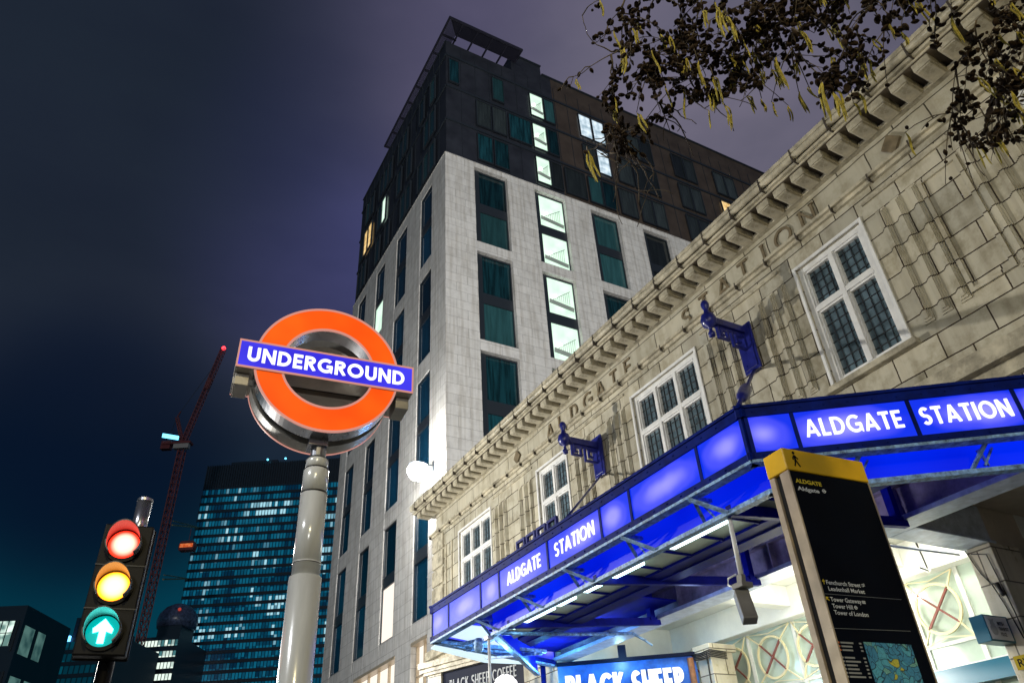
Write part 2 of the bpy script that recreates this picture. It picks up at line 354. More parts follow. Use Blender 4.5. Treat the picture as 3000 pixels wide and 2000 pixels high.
M['maroon'] = pm('dark_maroon_panel', (.045, .008, .012), .3)
M['tile'] = masonry('cream_glazed_tile', (.58, .53, .40), (.52, .48, .37), (.12, .10, .07), .62, .42, .010, .3, bump=.4, stain=(.8, .77, .68))
M['yellow'] = pm('yellow_sign_enamel', (.86, .50, .004), .34, noise=(4, .86, 1.08))
M['yband'] = M['yellow']
M['signblack'] = pm('blue_black_enamel', (.0015, .0035, .010), .4, spec=.05)
M['champ'] = pm('champagne_edge', (.52, .43, .31), .35, metal=.3, noise=(9, .85, 1.1))
M['print_y'] = pm('yellow_print', (.80, .62, .03), .5)
M['print_w'] = pm('white_print', (.80, .83, .85), .5)
M['print_g'] = pm('grey_print', (.28, .30, .32), .5)
M['print_r'] = pm('orange_print', (.6, .16, .05), .5)
M['orange'] = emit('backlit_orange_ring', (1.0, .125, .006), 1.0, (3.5, .3, .75, (.90, .062, .003)))
M['ublue'] = emit('backlit_violet_blue_bar', (.030, .022, .68), 1.0, (3, .35, .7, (.065, .055, .92)))
M['steel'] = pm('brushed_steel', (.34, .35, .38), .26, metal=.9, noise=(3, .8, 1.15, .2))
M['casing'] = pm('weathered_casing', (.40, .38, .33), .4, metal=.25, noise=(5, .75, 1.15))
M['rim'] = emit('backlit_rim', (.95, .42, .34), .6)
M['pole'] = pm('silver_painted_column', (.66, .68, .68), .22, metal=.1, noise=(2.6, .72, 1.12, .22), bump=.06)
M['rubber'] = pm('black_seal', (.01, .01, .011), .5)
M['tlblack'] = pm('black_signal_housing', (.003, .0028, .0028), .5, spec=.15)
def lens_mat(name, edge, hot, s_edge, s_hot):
    # signal lens: hottest at its middle, deep colour at its rim
    mt = D.materials.new(name); mt.use_nodes = True; nt = mt.node_tree; b = nt.nodes['Principled BSDF']; L = nt.links.new
    tc = nn(nt, 'ShaderNodeTexCoord'); sp = nn(nt, 'ShaderNodeSeparateXYZ'); L(tc.outputs['Object'], sp.inputs[0]); cb = nn(nt, 'ShaderNodeCombineXYZ'); L(sp.outputs[0], cb.inputs[0]); L(sp.outputs[2], cb.inputs[2])
    ln = nn(nt, 'ShaderNodeVectorMath', operation='LENGTH'); L(cb.outputs[0], ln.inputs[0])
    mr = nn(nt, 'ShaderNodeMapRange'); L(ln.outputs['Value'], mr.inputs[0]); mr.inputs[2].default_value = .1
    cr = ramp(nt, [(.0, tuple(x * s_hot / 12 for x in hot)), (.55, tuple(x * s_hot * .7 / 12 for x in hot)), (.85, tuple(x * s_edge / 12 for x in edge)), (1, tuple(x * s_edge * .6 / 12 for x in edge))]); L(mr.outputs[0], cr.inputs[0])
    L(cr.outputs[0], b.inputs['Emission Color']); b.inputs['Emission Strength'].default_value = 12; b.inputs['Base Color'].default_value = (*[.3 * x for x in edge], 1); b.inputs['Roughness'].default_value = .25; return mt
M['red_l'] = lens_mat('red_lens', (1, .02, .008), (1, .15, .11), 5, 11); M['amber_l'] = lens_mat('amber_lens', (1, .26, .01), (1, .42, .10), 5, 12); M['green_l'] = emit('green_arrow_lens', (.10, 1, .88), 10)
M['visor'] = pm('signal_visor', (.06, .06, .06), .45)
M['crane'] = pm('dark_red_steel', (.16, .03, .035), .5, noise=(.3, .7, 1.2))
M['cranepale'] = pm('pale_crane_cab', (.35, .33, .32), .5)
M['tie'] = pm('ochre_steel', (.20, .16, .04), .5)
M['redlamp'] = emit('red_aircraft_lamp', (1, .03, .04), 6)
M['bluelamp'] = emit('cool_floodlight', (.14, .62, .9), 3.2)
M['hoist'] = emit('orange_cabin_light', (.75, .10, .02), .7, (1, .4, .7, (1, .3, .1)))
M['towerdark'] = pm('tower_dark_metal', (.006, .02, .04), .4)
M['asphalt'] = pm('asphalt', (.05, .05, .05), .8, noise=(9, .8, 1.2), bump=.2)
M['paving'] = masonry('paving_slabs', (.26, .25, .24), (.22, .215, .21), (.08, .08, .08), .9, .6, .01, .75)
M['bark'] = pm('grey_brown_bark', (.085, .065, .045), .85, noise=(20, .6, 1.4), bump=.4)
M['cone'] = pm('dark_cones_and_buds', (.020, .013, .008), .85, spec=.1, noise=(40, .5, 2.2))
M['catkin'] = pm('ochre_catkin', (.36, .30, .04), .75, noise=(60, .45, 1.35), bump=.5)
M['shopblue'] = pm('blue_shop_fascia', (.012, .10, .42), .35, noise=(3, .45, 1.7))
M['shopblack'] = pm('dark_navy_fascia', (.003, .006, .020), .5, spec=.08)
M['teal'] = pm('teal_fascia', (.012, .11, .17), .3)
M['rust'] = pm('rusty_pipe', (.20, .085, .035), .6, noise=(8, .5, 1.5), bump=.2)
M['greybox'] = pm('grey_moulded_box', (.17, .165, .15), .5, noise=(5, .85, 1.1))
M['cable'] = pm('black_cable', (.02, .018, .016), .6)
M['louvre'] = pm('dark_louvre', (.02, .02, .034), .5)
M['signpale'] = pm('pale_sign_face', (.50, .52, .56), .3)

# ------------------------------------------------------------------ lettering
def arc(cx, cy, rx, ry, a0, a1, n=14):
    return [(cx + rx * math.cos(R_(a0 + (a1 - a0) * i / n)), cy + ry * math.sin(R_(a0 + (a1 - a0) * i / n))) for i in range(n + 1)]
def glyph(ch, h):
    """centre lines of a capital of height 1; h = half stroke; returns (strokes, closed flags, width)"""
    i = h; j = 1 - h
    if ch == 'U': w = .72; return [[(i, 1), (i, .36)] + arc(w / 2, .36, w / 2 - h, .36 - h, 180, 360) + [(w - i, 1)]], w
    if ch == 'N': w = .78; return [[(i, 0), (i, 1)], [(i, 1), (w - i, 0)], [(w - i, 0), (w - i, 1)]], w
    if ch == 'D': w = .78; return [[(i, 0), (i, 1)], [(i, j), (.3, j)] + arc(.3, .5, w - .3 - h, .5 - h, 90, -90) + [(i, i)]], w
    if ch == 'E': w = .56; return [[(i, 0), (i, 1)], [(i, j), (w, j)], [(i, .5), (w * .92, .5)], [(i, i), (w, i)]], w
    if ch == 'F': w = .54; return [[(i, 0), (i, 1)], [(i, j), (w, j)], [(i, .5), (w * .92, .5)]], w
    if ch == 'L': w = .52; return [[(i, 0), (i, 1)], [(i, i), (w, i)]], w
    if ch == 'T': w = .64; return [[(w / 2, 0), (w / 2, 1)], [(0, j), (w, j)]], w
    if ch == 'I': w = 2 * h; return [[(i, 0), (i, 1)]], w
    if ch == 'H': w = .7; return [[(i, 0), (i, 1)], [(w - i, 0), (w - i, 1)], [(i, .5), (w - i, .5)]], w
    if ch == 'A': w = .84; return [[(.06, 0), (w / 2, 1)], [(w - .06, 0), (w / 2, 1)], [(.2, .28), (w - .2, .28)]], w
    if ch == 'O': w = 1.0; return [arc(w / 2, .5, w / 2 - h, .5 - h, 0, 360, 32)[:-1]], w
    if ch == 'C': w = .85; return [arc(.5, .5, .5 - h, .5 - h, 45, 315, 24)], w
    if ch == 'G': w = .93; return [arc(.5, .5, .5 - h, .5 - h, 48, 318, 24) + [(w - h, .17), (w - h, .46)], [(w - h * .2, .46), (.55, .46)]], w
    if ch == 'R': w = .66; return [[(i, 0), (i, 1)], [(i, j), (.34, j)] + arc(.34, .73, .3 - h, .27 - h, 90, -90) + [(i, .46)], [(.32, .46), (w - .06, 0)]], w
    if ch == 'P': w = .6; return [[(i, 0), (i, 1)], [(i, j), (.32, j)] + arc(.32, .71, .28 - h, .29 - h, 90, -90) + [(i, .42)]], w
    if ch == 'B': w = .64; return [[(i, 0), (i, 1)], [(i, j), (.33, j)] + arc(.33, .75, .27 - h, .25 - h, 90, -90) + [(i, .5)], [(.3, .5), (.35, .5)] + arc(.35, .27, .29 - h, .27 - h, 90, -90) + [(i, i)]], w
    if ch == 'K': w = .68; return [[(i, 0), (i, 1)], [(w - .07, 1), (i * 1.5, .42)], [(.3, .56), (w - .05, 0)]], w
    if ch == 'S':
        w = .6; r = w / 2 - h; a, b = (1 - 2 * h) / 4, 1 - h
        return [arc(w / 2, .75 - h / 2 + h * .0, r, .25 - h / 2, 35, 265, 14) + arc(w / 2, .25 + h / 2 - h * .0, r, .25 - h / 2, 85, -145, 14)], w
    return [], .35
def lettering(mb, text, fr, H, width=None, h=.085, gap=.13, depth=.01, serif=0, sx=1.0):
    tot = sum(glyph(c, h)[1] * sx + gap for c in text) - gap
    k = 1.0 if width is None else width / (tot * H)
    x = 0; q = 0
    for ch in text:
        strokes, w = glyph(ch, h)
        for st in strokes:
            q += 1; pts = [((x + a * sx) * H * k, b * H) for a, b in st]
            closed = (ch == 'O')
            mb.stroke(pts, h * H, fr, 0, depth + .0004 * (q % 5), closed, (0, H))
            if serif and not closed:
                for e in (pts[0], pts[-1]):
                    if e[1] < .02 * H or e[1] > .98 * H:
                        yy = min(max(e[1], h * .5 * H), H - h * .5 * H)
                        mb.stroke([(e[0] - serif * H, yy), (e[0] + serif * H, yy)], h * .5 * H, fr, 0, depth + .0012 + .0004 * (q % 3))
        x += w * sx + gap
    return mb
def text_mb(mb, body, size, fr, bold=0, width=None, c=0.0):
    cu = D.curves.new('t', 'FONT'); cu.body = body; cu.size = size; cu.offset = bold; cu.resolution_u = 3
    ob = D.objects.new('t', cu); col.objects.link(ob); dg = bpy.context.evaluated_depsgraph_get(); dg.update()
    me = D.meshes.new_from_object(ob.evaluated_get(dg))
    xs = [v.co.x for v in me.vertices] or [0]; k = 1 if width is None else width / (max(xs) - min(xs))
    mb.add([fr.p(v.co.x * k, v.co.y, c) for v in me.vertices], [tuple(p.vertices) for p in me.polygons])
    D.objects.remove(ob); D.curves.remove(cu); D.meshes.remove(me)
    return mb

# ================================================================== SETTING
o = MB().box(-900, 900, -300, 1400, -.4, G - .12).build('ground', M['asphalt']); struct(o)
o = MB().box(-7.6, 1.4, -60, 120, G - .12, G - .116).build('road', M['asphalt']); struct(o)
mb = MB().box(1.4, 12.27, -60, 26.95, G - .116, G)
o = mb.build('pavement', M['paving']); struct(o)
o = MB().box(1.25, 1.397, -60, 60, G - .116, G + .004).build('kerb', M['stone']); struct(o)

# ================================================================== HOTEL BLOCK
hx, hy = 12.27, 27.0
hotel = thing('hotel_building', (hx, hy, G), 'tall corner block of pale stone with dark clad upper floors and several lit windows', 'building')
RF = Frame((hx, hy, 0), (1, 0, 0), (0, 0, 1))          # face towards the camera: a = x - hx, b = z, c towards the viewer
LF = Frame((hx, hy, 0), (0, -1, 0), (0, 0, 1))         # street face: a = hy - y
ROWS_R = [(29.15, 35.0), (22.6, 28.45), (16.05, 21.95), (9.5, 15.4), (2.9, 8.9)]
ROWS_L = [(29.0, 34.55), (22.5, 28.05), (16.0, 21.45), (9.6, 15.1)]
COLS_R = [(1.88, 4.1), (6.0, 8.23), (10.16, 12.38), (14.33, 16.55), (18.48, 20.7), (22.63, 24.85)]
COLS_L = [(-3.6, -1.9), (-7.6, -5.8), (-11.4, -9.75), (-15.2, -13.5)]
STOP = 35.3
def stone_grid(mb, fr, cols, rows, a0, a1, z0, z1):
    edges = [a0] + [v for c in cols for v in c] + [a1]
    for k in range(0, len(edges), 2): mb.box(edges[k], edges[k + 1], z0, z1, -.42, 0, fr)
    for c in cols:
        zs = [z0] + [v for r in sorted(rows) for v in r] + [z1]
        for k in range(0, len(zs), 2):
            if zs[k + 1] > zs[k]: mb.box(c[0] + .001, c[1] - .001, zs[k], zs[k + 1], -.42, -.012, fr)
mb = MB()
stone_grid(mb, RF, COLS_R, ROWS_R, 0, 30, G, STOP)
stone_grid(mb, LF, sorted(COLS_L), ROWS_L, -16.57, -.42, 9.15, STOP)
# street level of the street face: wide shop openings
for a in ((-16.57, -11.0), (-5.4, -3.6), (-1.9, -.42)): mb.box(a[0], a[1], G, 9.15, -.42, 0, LF)
mb.box(-11.0, -5.4, 8.75, 9.15, -.42, 0, LF); mb.box(-3.6, -1.9, 8.85, 9.15, -.42, 0, LF)
mb.build('stone_wall', M['stone'], hotel)
mb = MB().box(.45, 30, G, STOP - .1, -16.5, -1.6, RF); mb.build('core', M['wframe'], hotel)
mb = MB().box(0, 30, STOP + .002, STOP + .06, -.5, .03, RF).box(-16.57, -.001, STOP + .002, STOP + .06, -.5, .03, LF); mb.build('parapet_trim', M['stone'], hotel)

def window(fr, a0, a1, z0, z1, lights, parent, mat_frame, recess, strip=0, name='window', label=None, bar=.07):
    """frame with an optional blank strip at the left, and panes; lights = [(z0, z1, pane material, kind)]"""
    mb = MB(); c0, c1 = -recess - .12, -recess
    mb.box(a0, a0 + bar + strip, z0, z1, c0, c1, fr); mb.box(a1 - bar, a1, z0, z1, c0, c1, fr)
    zs = [z0] + [v for l in sorted(lights, key=lambda l: l[0]) for v in l[:2]] + [z1]
    for k in range(0, len(zs), 2):
        if zs[k + 1] - zs[k] > .005: mb.box(a0 + bar + strip, a1 - bar, zs[k], zs[k + 1], c0, c1 - .004, fr)
    w = mb.build(name, mat_frame, parent, at=fr.p(a0, z0, 0), label=label)
    for l in lights:
        b0, b1 = a0 + bar + strip, a1 - bar
        mt_ = M['glass3'] if (l[2] is M['glass'] and rnd.random() < .28) else l[2]
        p = MB().box(b0, b1, l[0], l[1], c0 + .02, c0 + .05, fr).build('pane', mt_, w, at=fr.p(b0, l[0], 0))
        if len(l) > 3 and l[3] == 'stair':
            q = MB(); hgt = l[1] - l[0]; wd = b1 - b0; jit = rnd.uniform(-.09, .09); fl_p = rnd.random() < .4
            q.bar(fr.p(b0 + wd * .05, l[0] + hgt * (.36 + jit), c0 + .07), fr.p(b1 - wd * .03, l[0] + hgt * (.28 + jit), c0 + .07), .012, .30)
            q.bar(fr.p(b0 + wd * .2, l[0] + hgt * (.42 + jit), c0 + .08), fr.p(b1 - wd * .12, l[0] + hgt * (.78 + jit), c0 + .08), .02, .03)
            for k in range(9):
                t = .22 + .075 * k; q.bar(fr.p(b0 + wd * t, l[0] + hgt * (.38 + jit), c0 + .08), fr.p(b0 + wd * t, l[0] + hgt * (.44 + jit + .04 * k), c0 + .08), .016)
            q.build('stair_rail', M['rail'], w, at=fr.p(b0, l[0], 0))
            MB().ball(fr.p(b0 + wd * .27, l[0] + hgt * (.52 + jit), c0 + .12), .085, 10).build('stair_lamp', M['bulb'], w, smooth=True)
    return w
for ci, (a0, a1) in enumerate(COLS_R):
    for ri, (z0, z1) in enumerate(ROWS_R):
        if ri > 3 or (ci > 3 and ri > 1): continue
        pm_ = M['glass'] if ci != 3 else M['glass2']; kd = ''; lab = None
        if ci == 1: pm_ = M['stair']; kd = 'stair'; lab = 'brightly lit stairwell window'
        window(RF, a0, a1, z0, z1, [(z1 - 2.62, z1 - .1, pm_, kd), (z0 + .08, z0 + 2.55, pm_, kd)], hotel, M['wframe'], .26, .36, label=lab, bar=.06)
for ci, (a0, a1) in enumerate(COLS_L):
    for ri, (z0, z1) in enumerate(ROWS_L):
        up = lo = M['glassb']; lab = None
        if ci == 2 and ri == 0: lo = M['stair']; lab = 'window with a lit lower pane'
        if ci == 1 and ri == 3: lo = M['warmwhite']; lab = 'window with a warm white lit lower pane'
        window(LF, a0, a1, z0, z1, [(z1 - 2.45, z1 - .06, up), (z0 + .06, z0 + 2.5, lo)], hotel, M['wframe'], .05, 0, label=lab, bar=.06)
# shop windows at street level
def shop_window(a0, a1, z0, z1, n):
    mb = MB(); w = (a1 - a0) / n
    for k in range(n + 1): mb.box(a0 + k * w - .03, a0 + k * w + .03, z0, z1, -.36, -.24, LF)
    mb.box(a0, a1, z1, z1 + .12, -.36, .03, LF); mb.box(a0, a1, z1 - 1.2, z1 - 1.14, -.36, -.26, LF)
    s = mb.build('shop_window', M['champ'], hotel, label='warm lit window at street level')
    MB().box(a0, a1, z0, z1, -.42, -.38, LF).build('pane', M['warmwhite'], s)
shop_window(-10.9, -5.45, 3.0, 8.6, 4); shop_window(-3.55, -1.95, 3.0, 8.7, 2)

# dark clad upper floors
CZ0 = STOP + .06
mb = MB().box(.14, 8.36, CZ0, 46.4, -.6, -.12, RF).box(-16.57, -.14, CZ0, 46.4, -.6, -.12, LF)
mb.box(5.15, 7.6, 46.4, 48.2, -4, -.13, RF).box(7.6, 8.36, 46.4, 47.3, -4, -.13, RF)
mb.box(.6, 5.15, CZ0, 46.35, -15, -.6, RF).box(5.15, 29, CZ0, 46.4, -16, -.6, RF)
mb.box(1.0, 5.14, 46.35, 47.38, -11, -1.0, RF)
mb.build('dark_cladding', M['clad'], hotel)
mb = MB().box(8.36, 30, CZ0, 47.3, -.6, -.12, RF); mb.build('warm_lit_cladding', M['brown'], hotel)
mb = MB()
for z in (38.45, 41.65, 44.85):
    mb.box(.13, 30, z, z + .16, -.12, -.04, RF); mb.box(-16.57, -.13, z, z + .16, -.12, -.04, LF)
mb.box(7.62, 30, 47.3, 47.4, -.5, .0, RF); mb.box(5.15, 7.61, 48.2, 48.3, -.5, .0, RF); mb.box(-16.6, -.13, 46.41, 46.5, -.5, -.05, LF)
for k in range(1, 28): mb.box(k * 1.043 + .12, k * 1.043 + .145, CZ0, 46.3, -.12, -.085, RF)
for k in range(1, 17): mb.box(-k * .97 - .2, -k * .97 - .175, CZ0, 46.3, -.12, -.085, LF)
mb.build('cladding_fin', M['wframe'], hotel)
FL = [(35.75, 38.15), (38.9, 41.35), (42.1, 44.5)]
def dark_win(fr, a0, a1, fi, mat, kind='', lab=None):
    z0, z1 = FL[fi]; window(fr, a0, a1, z0, z1, [(z0 + .06, z1 - .06, mat, kind)], hotel, M['wframe'], -.06, 0, label=lab, bar=.05)
g1, g2 = M['glass'], M['glass2']
for fi in range(3):
    dark_win(RF, 6.3, 7.38, fi, M['stair'], 'stair', 'lit stairwell window in the dark cladding')
    if fi < 2:
        dark_win(RF, 2.15, 3.22, fi, g1 if fi == 0 else g2); dark_win(RF, 3.3, 4.35, fi, g1 if fi == 0 else g2)
    dark_win(RF, 7.44, 8.28, fi, g1 if fi else g2)
    for k, base in enumerate((10.3, 14.55, 18.7, 22.85)):
        for j in (0, 1):
            mat = g2; lab = None
            if k == 0 and fi > 0: mat = M['roomlit'] if not (fi == 1 and j == 0) else g2; lab = 'cool white lit window in the warm-lit cladding' if mat is M['roomlit'] else None
            if k == 0 and fi == 0: mat = g1
            if k == 3 and fi == 1 and j == 0: mat = M['warm']; lab = 'small warm lit window in the warm-lit cladding'
            dark_win(RF, base + j * 1.12, base + j * 1.12 + 1.06, fi, mat, lab=lab)
dark_win(RF, 4.5, 6.2, 1, g1); dark_win(RF, .25, 1.0, 2, g1); dark_win(RF, 3.4, 4.3, 2, g1); dark_win(RF, 8.5, 10.1, 0, g2); dark_win(RF, 12.8, 14.2, 0, g2); dark_win(RF, 13.1, 14.4, 1, g2)
for fi in range(3):
    for k in range(4):
        b = -1.55 - 3.9 * k
        for j in range(3):
            mat = g1; lab = None
            if fi == 1 and k == 2 and j == 1: mat = M['stair']; lab = 'narrow lit window high on the street face'
            if fi == 1 and k == 3 and j < 2: mat = M['warm']; lab = 'warm yellow lit window high on the street face'
            if (fi + k + j) % 4 == 3 and mat is g1: continue
            a = b - j * .92; dark_win(LF, a - .86, a, fi, mat, lab=lab)
# louvred sunscreen round the roof corner
mb = MB(); z = 47.45; x0, y0 = -.12, 1.02
mb.box(x0, x0 + .10, z - .09, z + .09, -11.3, y0, RF); mb.box(x0 + .10, 5.5, z - .09, z + .09, y0 - .12, y0, RF)
for k in range(1, 14):
    t = k * .08
    mb.box(x0 + .05 + t * .82, x0 + .08 + t * .82, z - .03, z + .05, -11.2, y0 - t, RF)
    mb.box(x0 + .09 + t * .82, 5.4, z - .03, z + .05, y0 - .07 - t, y0 - .03 - t, RF)
for k in range(8): mb.box(x0 + .1, 1.02, z - .08, z + .10, -11.3 + k * 1.55, -11.22 + k * 1.55, RF)
for k in range(5): mb.box(.9 + k * 1.13, .98 + k * 1.13, z - .08, z + .10, -.95, y0 - .12, RF)
mb.build('roof_louvre', M['louvre'], hotel)
# wall lantern (the brilliant white street light on the corner)
P = on_x(1225, 1378, hx - .75)
ln = thing('street_lantern', (hx, P.y, P.z + .3), 'blazing white street lantern on a wall arm beside the pale stone block', 'street light')
MB().bar((hx - .002, P.y, P.z + .36), (P.x, P.y, P.z + .36), .05, .07).box(hx - .04, hx - .002, P.y - .1, P.y + .1, P.z + .1, P.z + .6).build('arm', M['wframe'], ln)
MB().lathe([(.05, .46), (.2, .38), (.42, .27), (.46, .22)], Frame(P, (1, 0, 0), (0, 1, 0))).build('hood', M['wframe'], ln, smooth=True)
mb = MB().lathe([(.14, -.44), (.34, -.34), (.47, -.10), (.48, .08), (.40, .22)], Frame(P, (1, 0, 0), (0, 1, 0)))
mb.build('globe', emit('white_lantern_globe', (1, .98, .92), 60), ln, smooth=True)
lamp('lantern_light', 'POINT', (P.x - .55, P.y - .4, P.z), 1500, (1, .98, .93), .3)

# ================================================================== FAR TOWERS, CRANE
TO = at_depth(608, 1364, 300); TU = Vector((.86, -.51, 0)).normalized()
def tower_pt(px, py): return on_plane(px, py, TO, TU)
tw = thing('office_tower', (TO.x, TO.y, G), 'tall dark glass office tower with rows of cyan lit windows behind the round sign pole', 'tower')
TF = Frame((TO.x, TO.y, 0), TU, (0, 0, 1)); ztop = TO.z
def lit_band(name, cell, c_dark, c_mid, c_hi, lit, z0, s=1.0):
    """one storey of glazing: cells between mullions, some lit"""
    mt = D.materials.new(name); mt.use_nodes = True; nt = mt.node_tree; b = nt.nodes['Principled BSDF']; L = nt.links.new
    tc = nn(nt, 'ShaderNodeTexCoord'); sp = nn(nt, 'ShaderNodeSeparateXYZ'); L(tc.outputs['Object'], sp.inputs[0])
    ln_ = nn(nt, 'ShaderNodeVectorMath', operation='DOT_PRODUCT'); L(tc.outputs['Object'], ln_.inputs[0]); ln_.inputs[1].default_value = (TU.x, TU.y, 0)
    dv = nn(nt, 'ShaderNodeMath', operation='DIVIDE'); L(ln_.outputs['Value'], dv.inputs[0]); dv.inputs[1].default_value = cell
    fl = nn(nt, 'ShaderNodeMath', operation='FLOOR'); L(dv.outputs[0], fl.inputs[0])
    fr = nn(nt, 'ShaderNodeMath', operation='FRACT'); L(dv.outputs[0], fr.inputs[0])
    oi = nn(nt, 'ShaderNodeObjectInfo')
    ge_ = nn(nt, 'ShaderNodeNewGeometry'); sg_ = nn(nt, 'ShaderNodeSeparateXYZ'); L(ge_.outputs['Position'], sg_.inputs[0]); rz = nn(nt, 'ShaderNodeMath', operation='SNAP'); L(sg_.outputs[2], rz.inputs[0]); rz.inputs[1].default_value = 3.4
    cb = nn(nt, 'ShaderNodeCombineXYZ'); L(fl.outputs[0], cb.inputs[0]); L(rz.outputs[0], cb.inputs[1])
    wn = nn(nt, 'ShaderNodeTexWhiteNoise', noise_dimensions='2D'); L(cb.outputs[0], wn.inputs[0])
    no = nn(nt, 'ShaderNodeTexNoise', noise_dimensions='2D'); L(cb.outputs[0], no.inputs[0]); no.inputs['Scale'].default_value = .11; no.inputs['Detail'].default_value = 1.5
    ad = nn(nt, 'ShaderNodeMath', operation='MULTIPLY_ADD'); L(wn.outputs[0], ad.inputs[0]); ad.inputs[1].default_value = .34; L(no.outputs[0], ad.inputs[2])
    cr = ramp(nt, [(lit - .18, c_dark), (lit + .02, c_mid), (lit + .16, c_mid), (lit + .27, c_hi)]); L(ad.outputs[0], cr.inputs[0])
    mu = nn(nt, 'ShaderNodeMath', operation='GREATER_THAN'); L(fr.outputs[0], mu.inputs[0]); mu.inputs[1].default_value = .26
    ms = nn(nt, 'ShaderNodeMath', operation='MULTIPLY_ADD'); L(mu.outputs[0], ms.inputs[0]); ms.inputs[1].default_value = s * .85; ms.inputs[2].default_value = s * .12
    b.inputs['Base Color'].default_value = (.006, .03, .05, 1); b.inputs['Roughness'].default_value = .15
    L(cr.outputs[0], b.inputs['Emission Color']); L(ms.outputs[0], b.inputs['Emission Strength'])
    return mt
tband = lit_band('tower_glazing', 1.18, (.0, .016, .042), (.003, .10, .175), (.40, .74, .86), .66, 0)
TWID = 62
zc0 = tower_pt(600, 1432).z
MB().box(0, TWID, G, ztop - .2, -38, -.5, TF).build('tower_body', M['towerdark'], tw)
mb = MB()
for k in range(int(TWID / .95)): mb.box(k * .95, k * .95 + .42, zc0, ztop, -.9, 0, TF)
mb.box(9.2, 28, ztop - .1, ztop + 1.4, -20, -1.2, TF)
mb.box(0, TWID, zc0 - .5, zc0, -1, .05, TF)
mb.build('crown_screen', M['towerdark'], tw)
pitch = (tower_pt(600, 1494).z - tower_pt(560, 1860).z) / 15.0 if False else None
zrows = [tower_pt(640, y).z for y in (1436, 1462, 1492, 1516, 1542)]
fp = (tower_pt(700, 1490).z - tower_pt(700, 1953).z) / 17.8
z = zc0 - .6; k = 0
sl = MB()
while z > 6:
    s_ = fp * .64
    MB().box(.15, TWID - .1, z - s_, z, -.5, 0, TF).build('glazing_band', tband, tw, at=TF.p(0, z, 0))
    sl.box(-.05, TWID + .05, z - fp + .02, z - s_ - .02, -.6, .35, TF)
    z -= fp; k += 1
sl.build('floor_edge', M['towerdark'], tw)
RT = Frame(TF.p(20.5, 0, 1.6), TU, (0, 0, 1))
for i, px in enumerate((783, 835)):
    p = tower_pt(px, 1362)
    lt = MB().ball(TF.p((p - TF.o).dot(TU), ztop + .9, .4), .42, 8).build('roof_floodlight', M['bluelamp'], tw, smooth=True)
# tower crane
cd = 262
def cr_pt(px, py): return on_plane(px, py, CO, (.86, -.51))
CO = at_depth(537, 1300, cd)
crane = thing('tower_crane', (CO.x, CO.y, G), 'slender dark red luffing tower crane with a red lamp at its jib tip', 'crane')
mast_w = 2.0
CF = Frame((CO.x, CO.y, 0), TU, (0, 0, 1)); ct = CO.z
def lattice(mb, p, q, w, n, r=.16):
    p, q = Vector(p), Vector(q); d = (q - p).normalized(); s1 = d.cross(Vector((.51, .86, .02)) if abs(d.z) < 2 else d).normalized(); s2 = d.cross(s1).normalized()
    cs = [(s1 * a + s2 * b) * w / 2 for a, b in ((-1, -1), (1, -1), (1, 1), (-1, 1))]
    for c in cs: mb.bar(p + c, q + c, r * 1.5)
    for i in range(n):
        a, b = p.lerp(q, i / n), p.lerp(q, (i + 1) / n)
        for k in range(4):
            mb.bar(a + cs[k], b + cs[(k + 1) % 4], r); mb.bar(a + cs[k], a + cs[(k + 1) % 4], r)
mb = MB(); lattice(mb, (CO.x, CO.y, G), (CO.x, CO.y, ct - 1), mast_w, 52, .2); mb.build('mast', M['crane'], crane)
tip = cr_pt(655, 1022); hb = CO + Vector((0, 0, .8)); ap = cr_pt(519, 1222)
mb = MB(); lattice(mb, hb, tip, 1.5, 26, .16)
a_, b_ = hb.lerp(tip, .55), hb.lerp(tip, .66); mb.bar(a_, b_, 1.5); mb.build('jib', M['crane'], crane)
mb = MB(); lattice(mb, hb - TU * .5, ap, .9, 7, .16); mb.bar(ap, cr_pt(530, 1205), .35); mb.build('a_frame', M['crane'], crane)
mb = MB().tube([cr_pt(530, 1205), cr_pt(614, 1090)], .07, 5).tube([cr_pt(530, 1205), hb.lerp(tip, .9)], .05, 5).tube([ap, hb - TU * 6], .08, 5); mb.build('pendant_rope', M['cable'], crane)
mb = MB().box(-7, 3, ct - .3, ct + .5, -1.4, 1.4, CF).box(-7.5, -4.2, ct - 1.8, ct + 1.2, -1, 1, CF); mb.build('counter_jib', M['crane'], crane)
MB().box(-2.3, 3.0, ct - 2.6, ct - .9, .6, 2.3, CF).build('cab', M['cranepale'], crane)
MB().ball(tip + Vector((0, 0, .4)), .75, 8).build('aircraft_lamp', M['redlamp'], crane, smooth=True)
fl = cr_pt(502, 1280)
MB().box(fl.x - 3.0, fl.x + 2.4, fl.y - .6, fl.y + .1, fl.z - .65, fl.z + .65).build('floodlight', M['bluelamp'], crane)
for ya, yb in ((1537, 1545), (1696, 1694)):
    p, q = on_plane(505 if ya < 1600 else 478, ya, CO, TU), tower_pt(585 if ya < 1600 else 552, yb)
    q = p + (q - p)
    MB().bar(p, q, .45).bar(p + Vector((0, 0, 1.4)), q, .3).build('tie_bar', M['tie'], crane)
p = cr_pt(550, 1600)
ho = thing('hoist_cabin', (p.x, p.y, p.z - 1.5), 'small orange lit box beside the dark glass tower and the crane', 'hoist')
MB().prism([(-2.3, 0), (2.3, 0), (2.6, 1.5), (2.0, 3.0), (-2.0, 3.0), (-2.6, 1.5)], Frame(p + Vector((0, 0, -1.5)), TU, (0, 0, 1)), -1.2, 1.2).build('cabin', M['crane'], ho)
MB().box(-2.1, 2.1, .9, 2.1, 1.2, 1.3, Frame(p + Vector((0, 0, -1.5)), TU, (0, 0, 1))).build('lit_window', M['hoist'], ho)
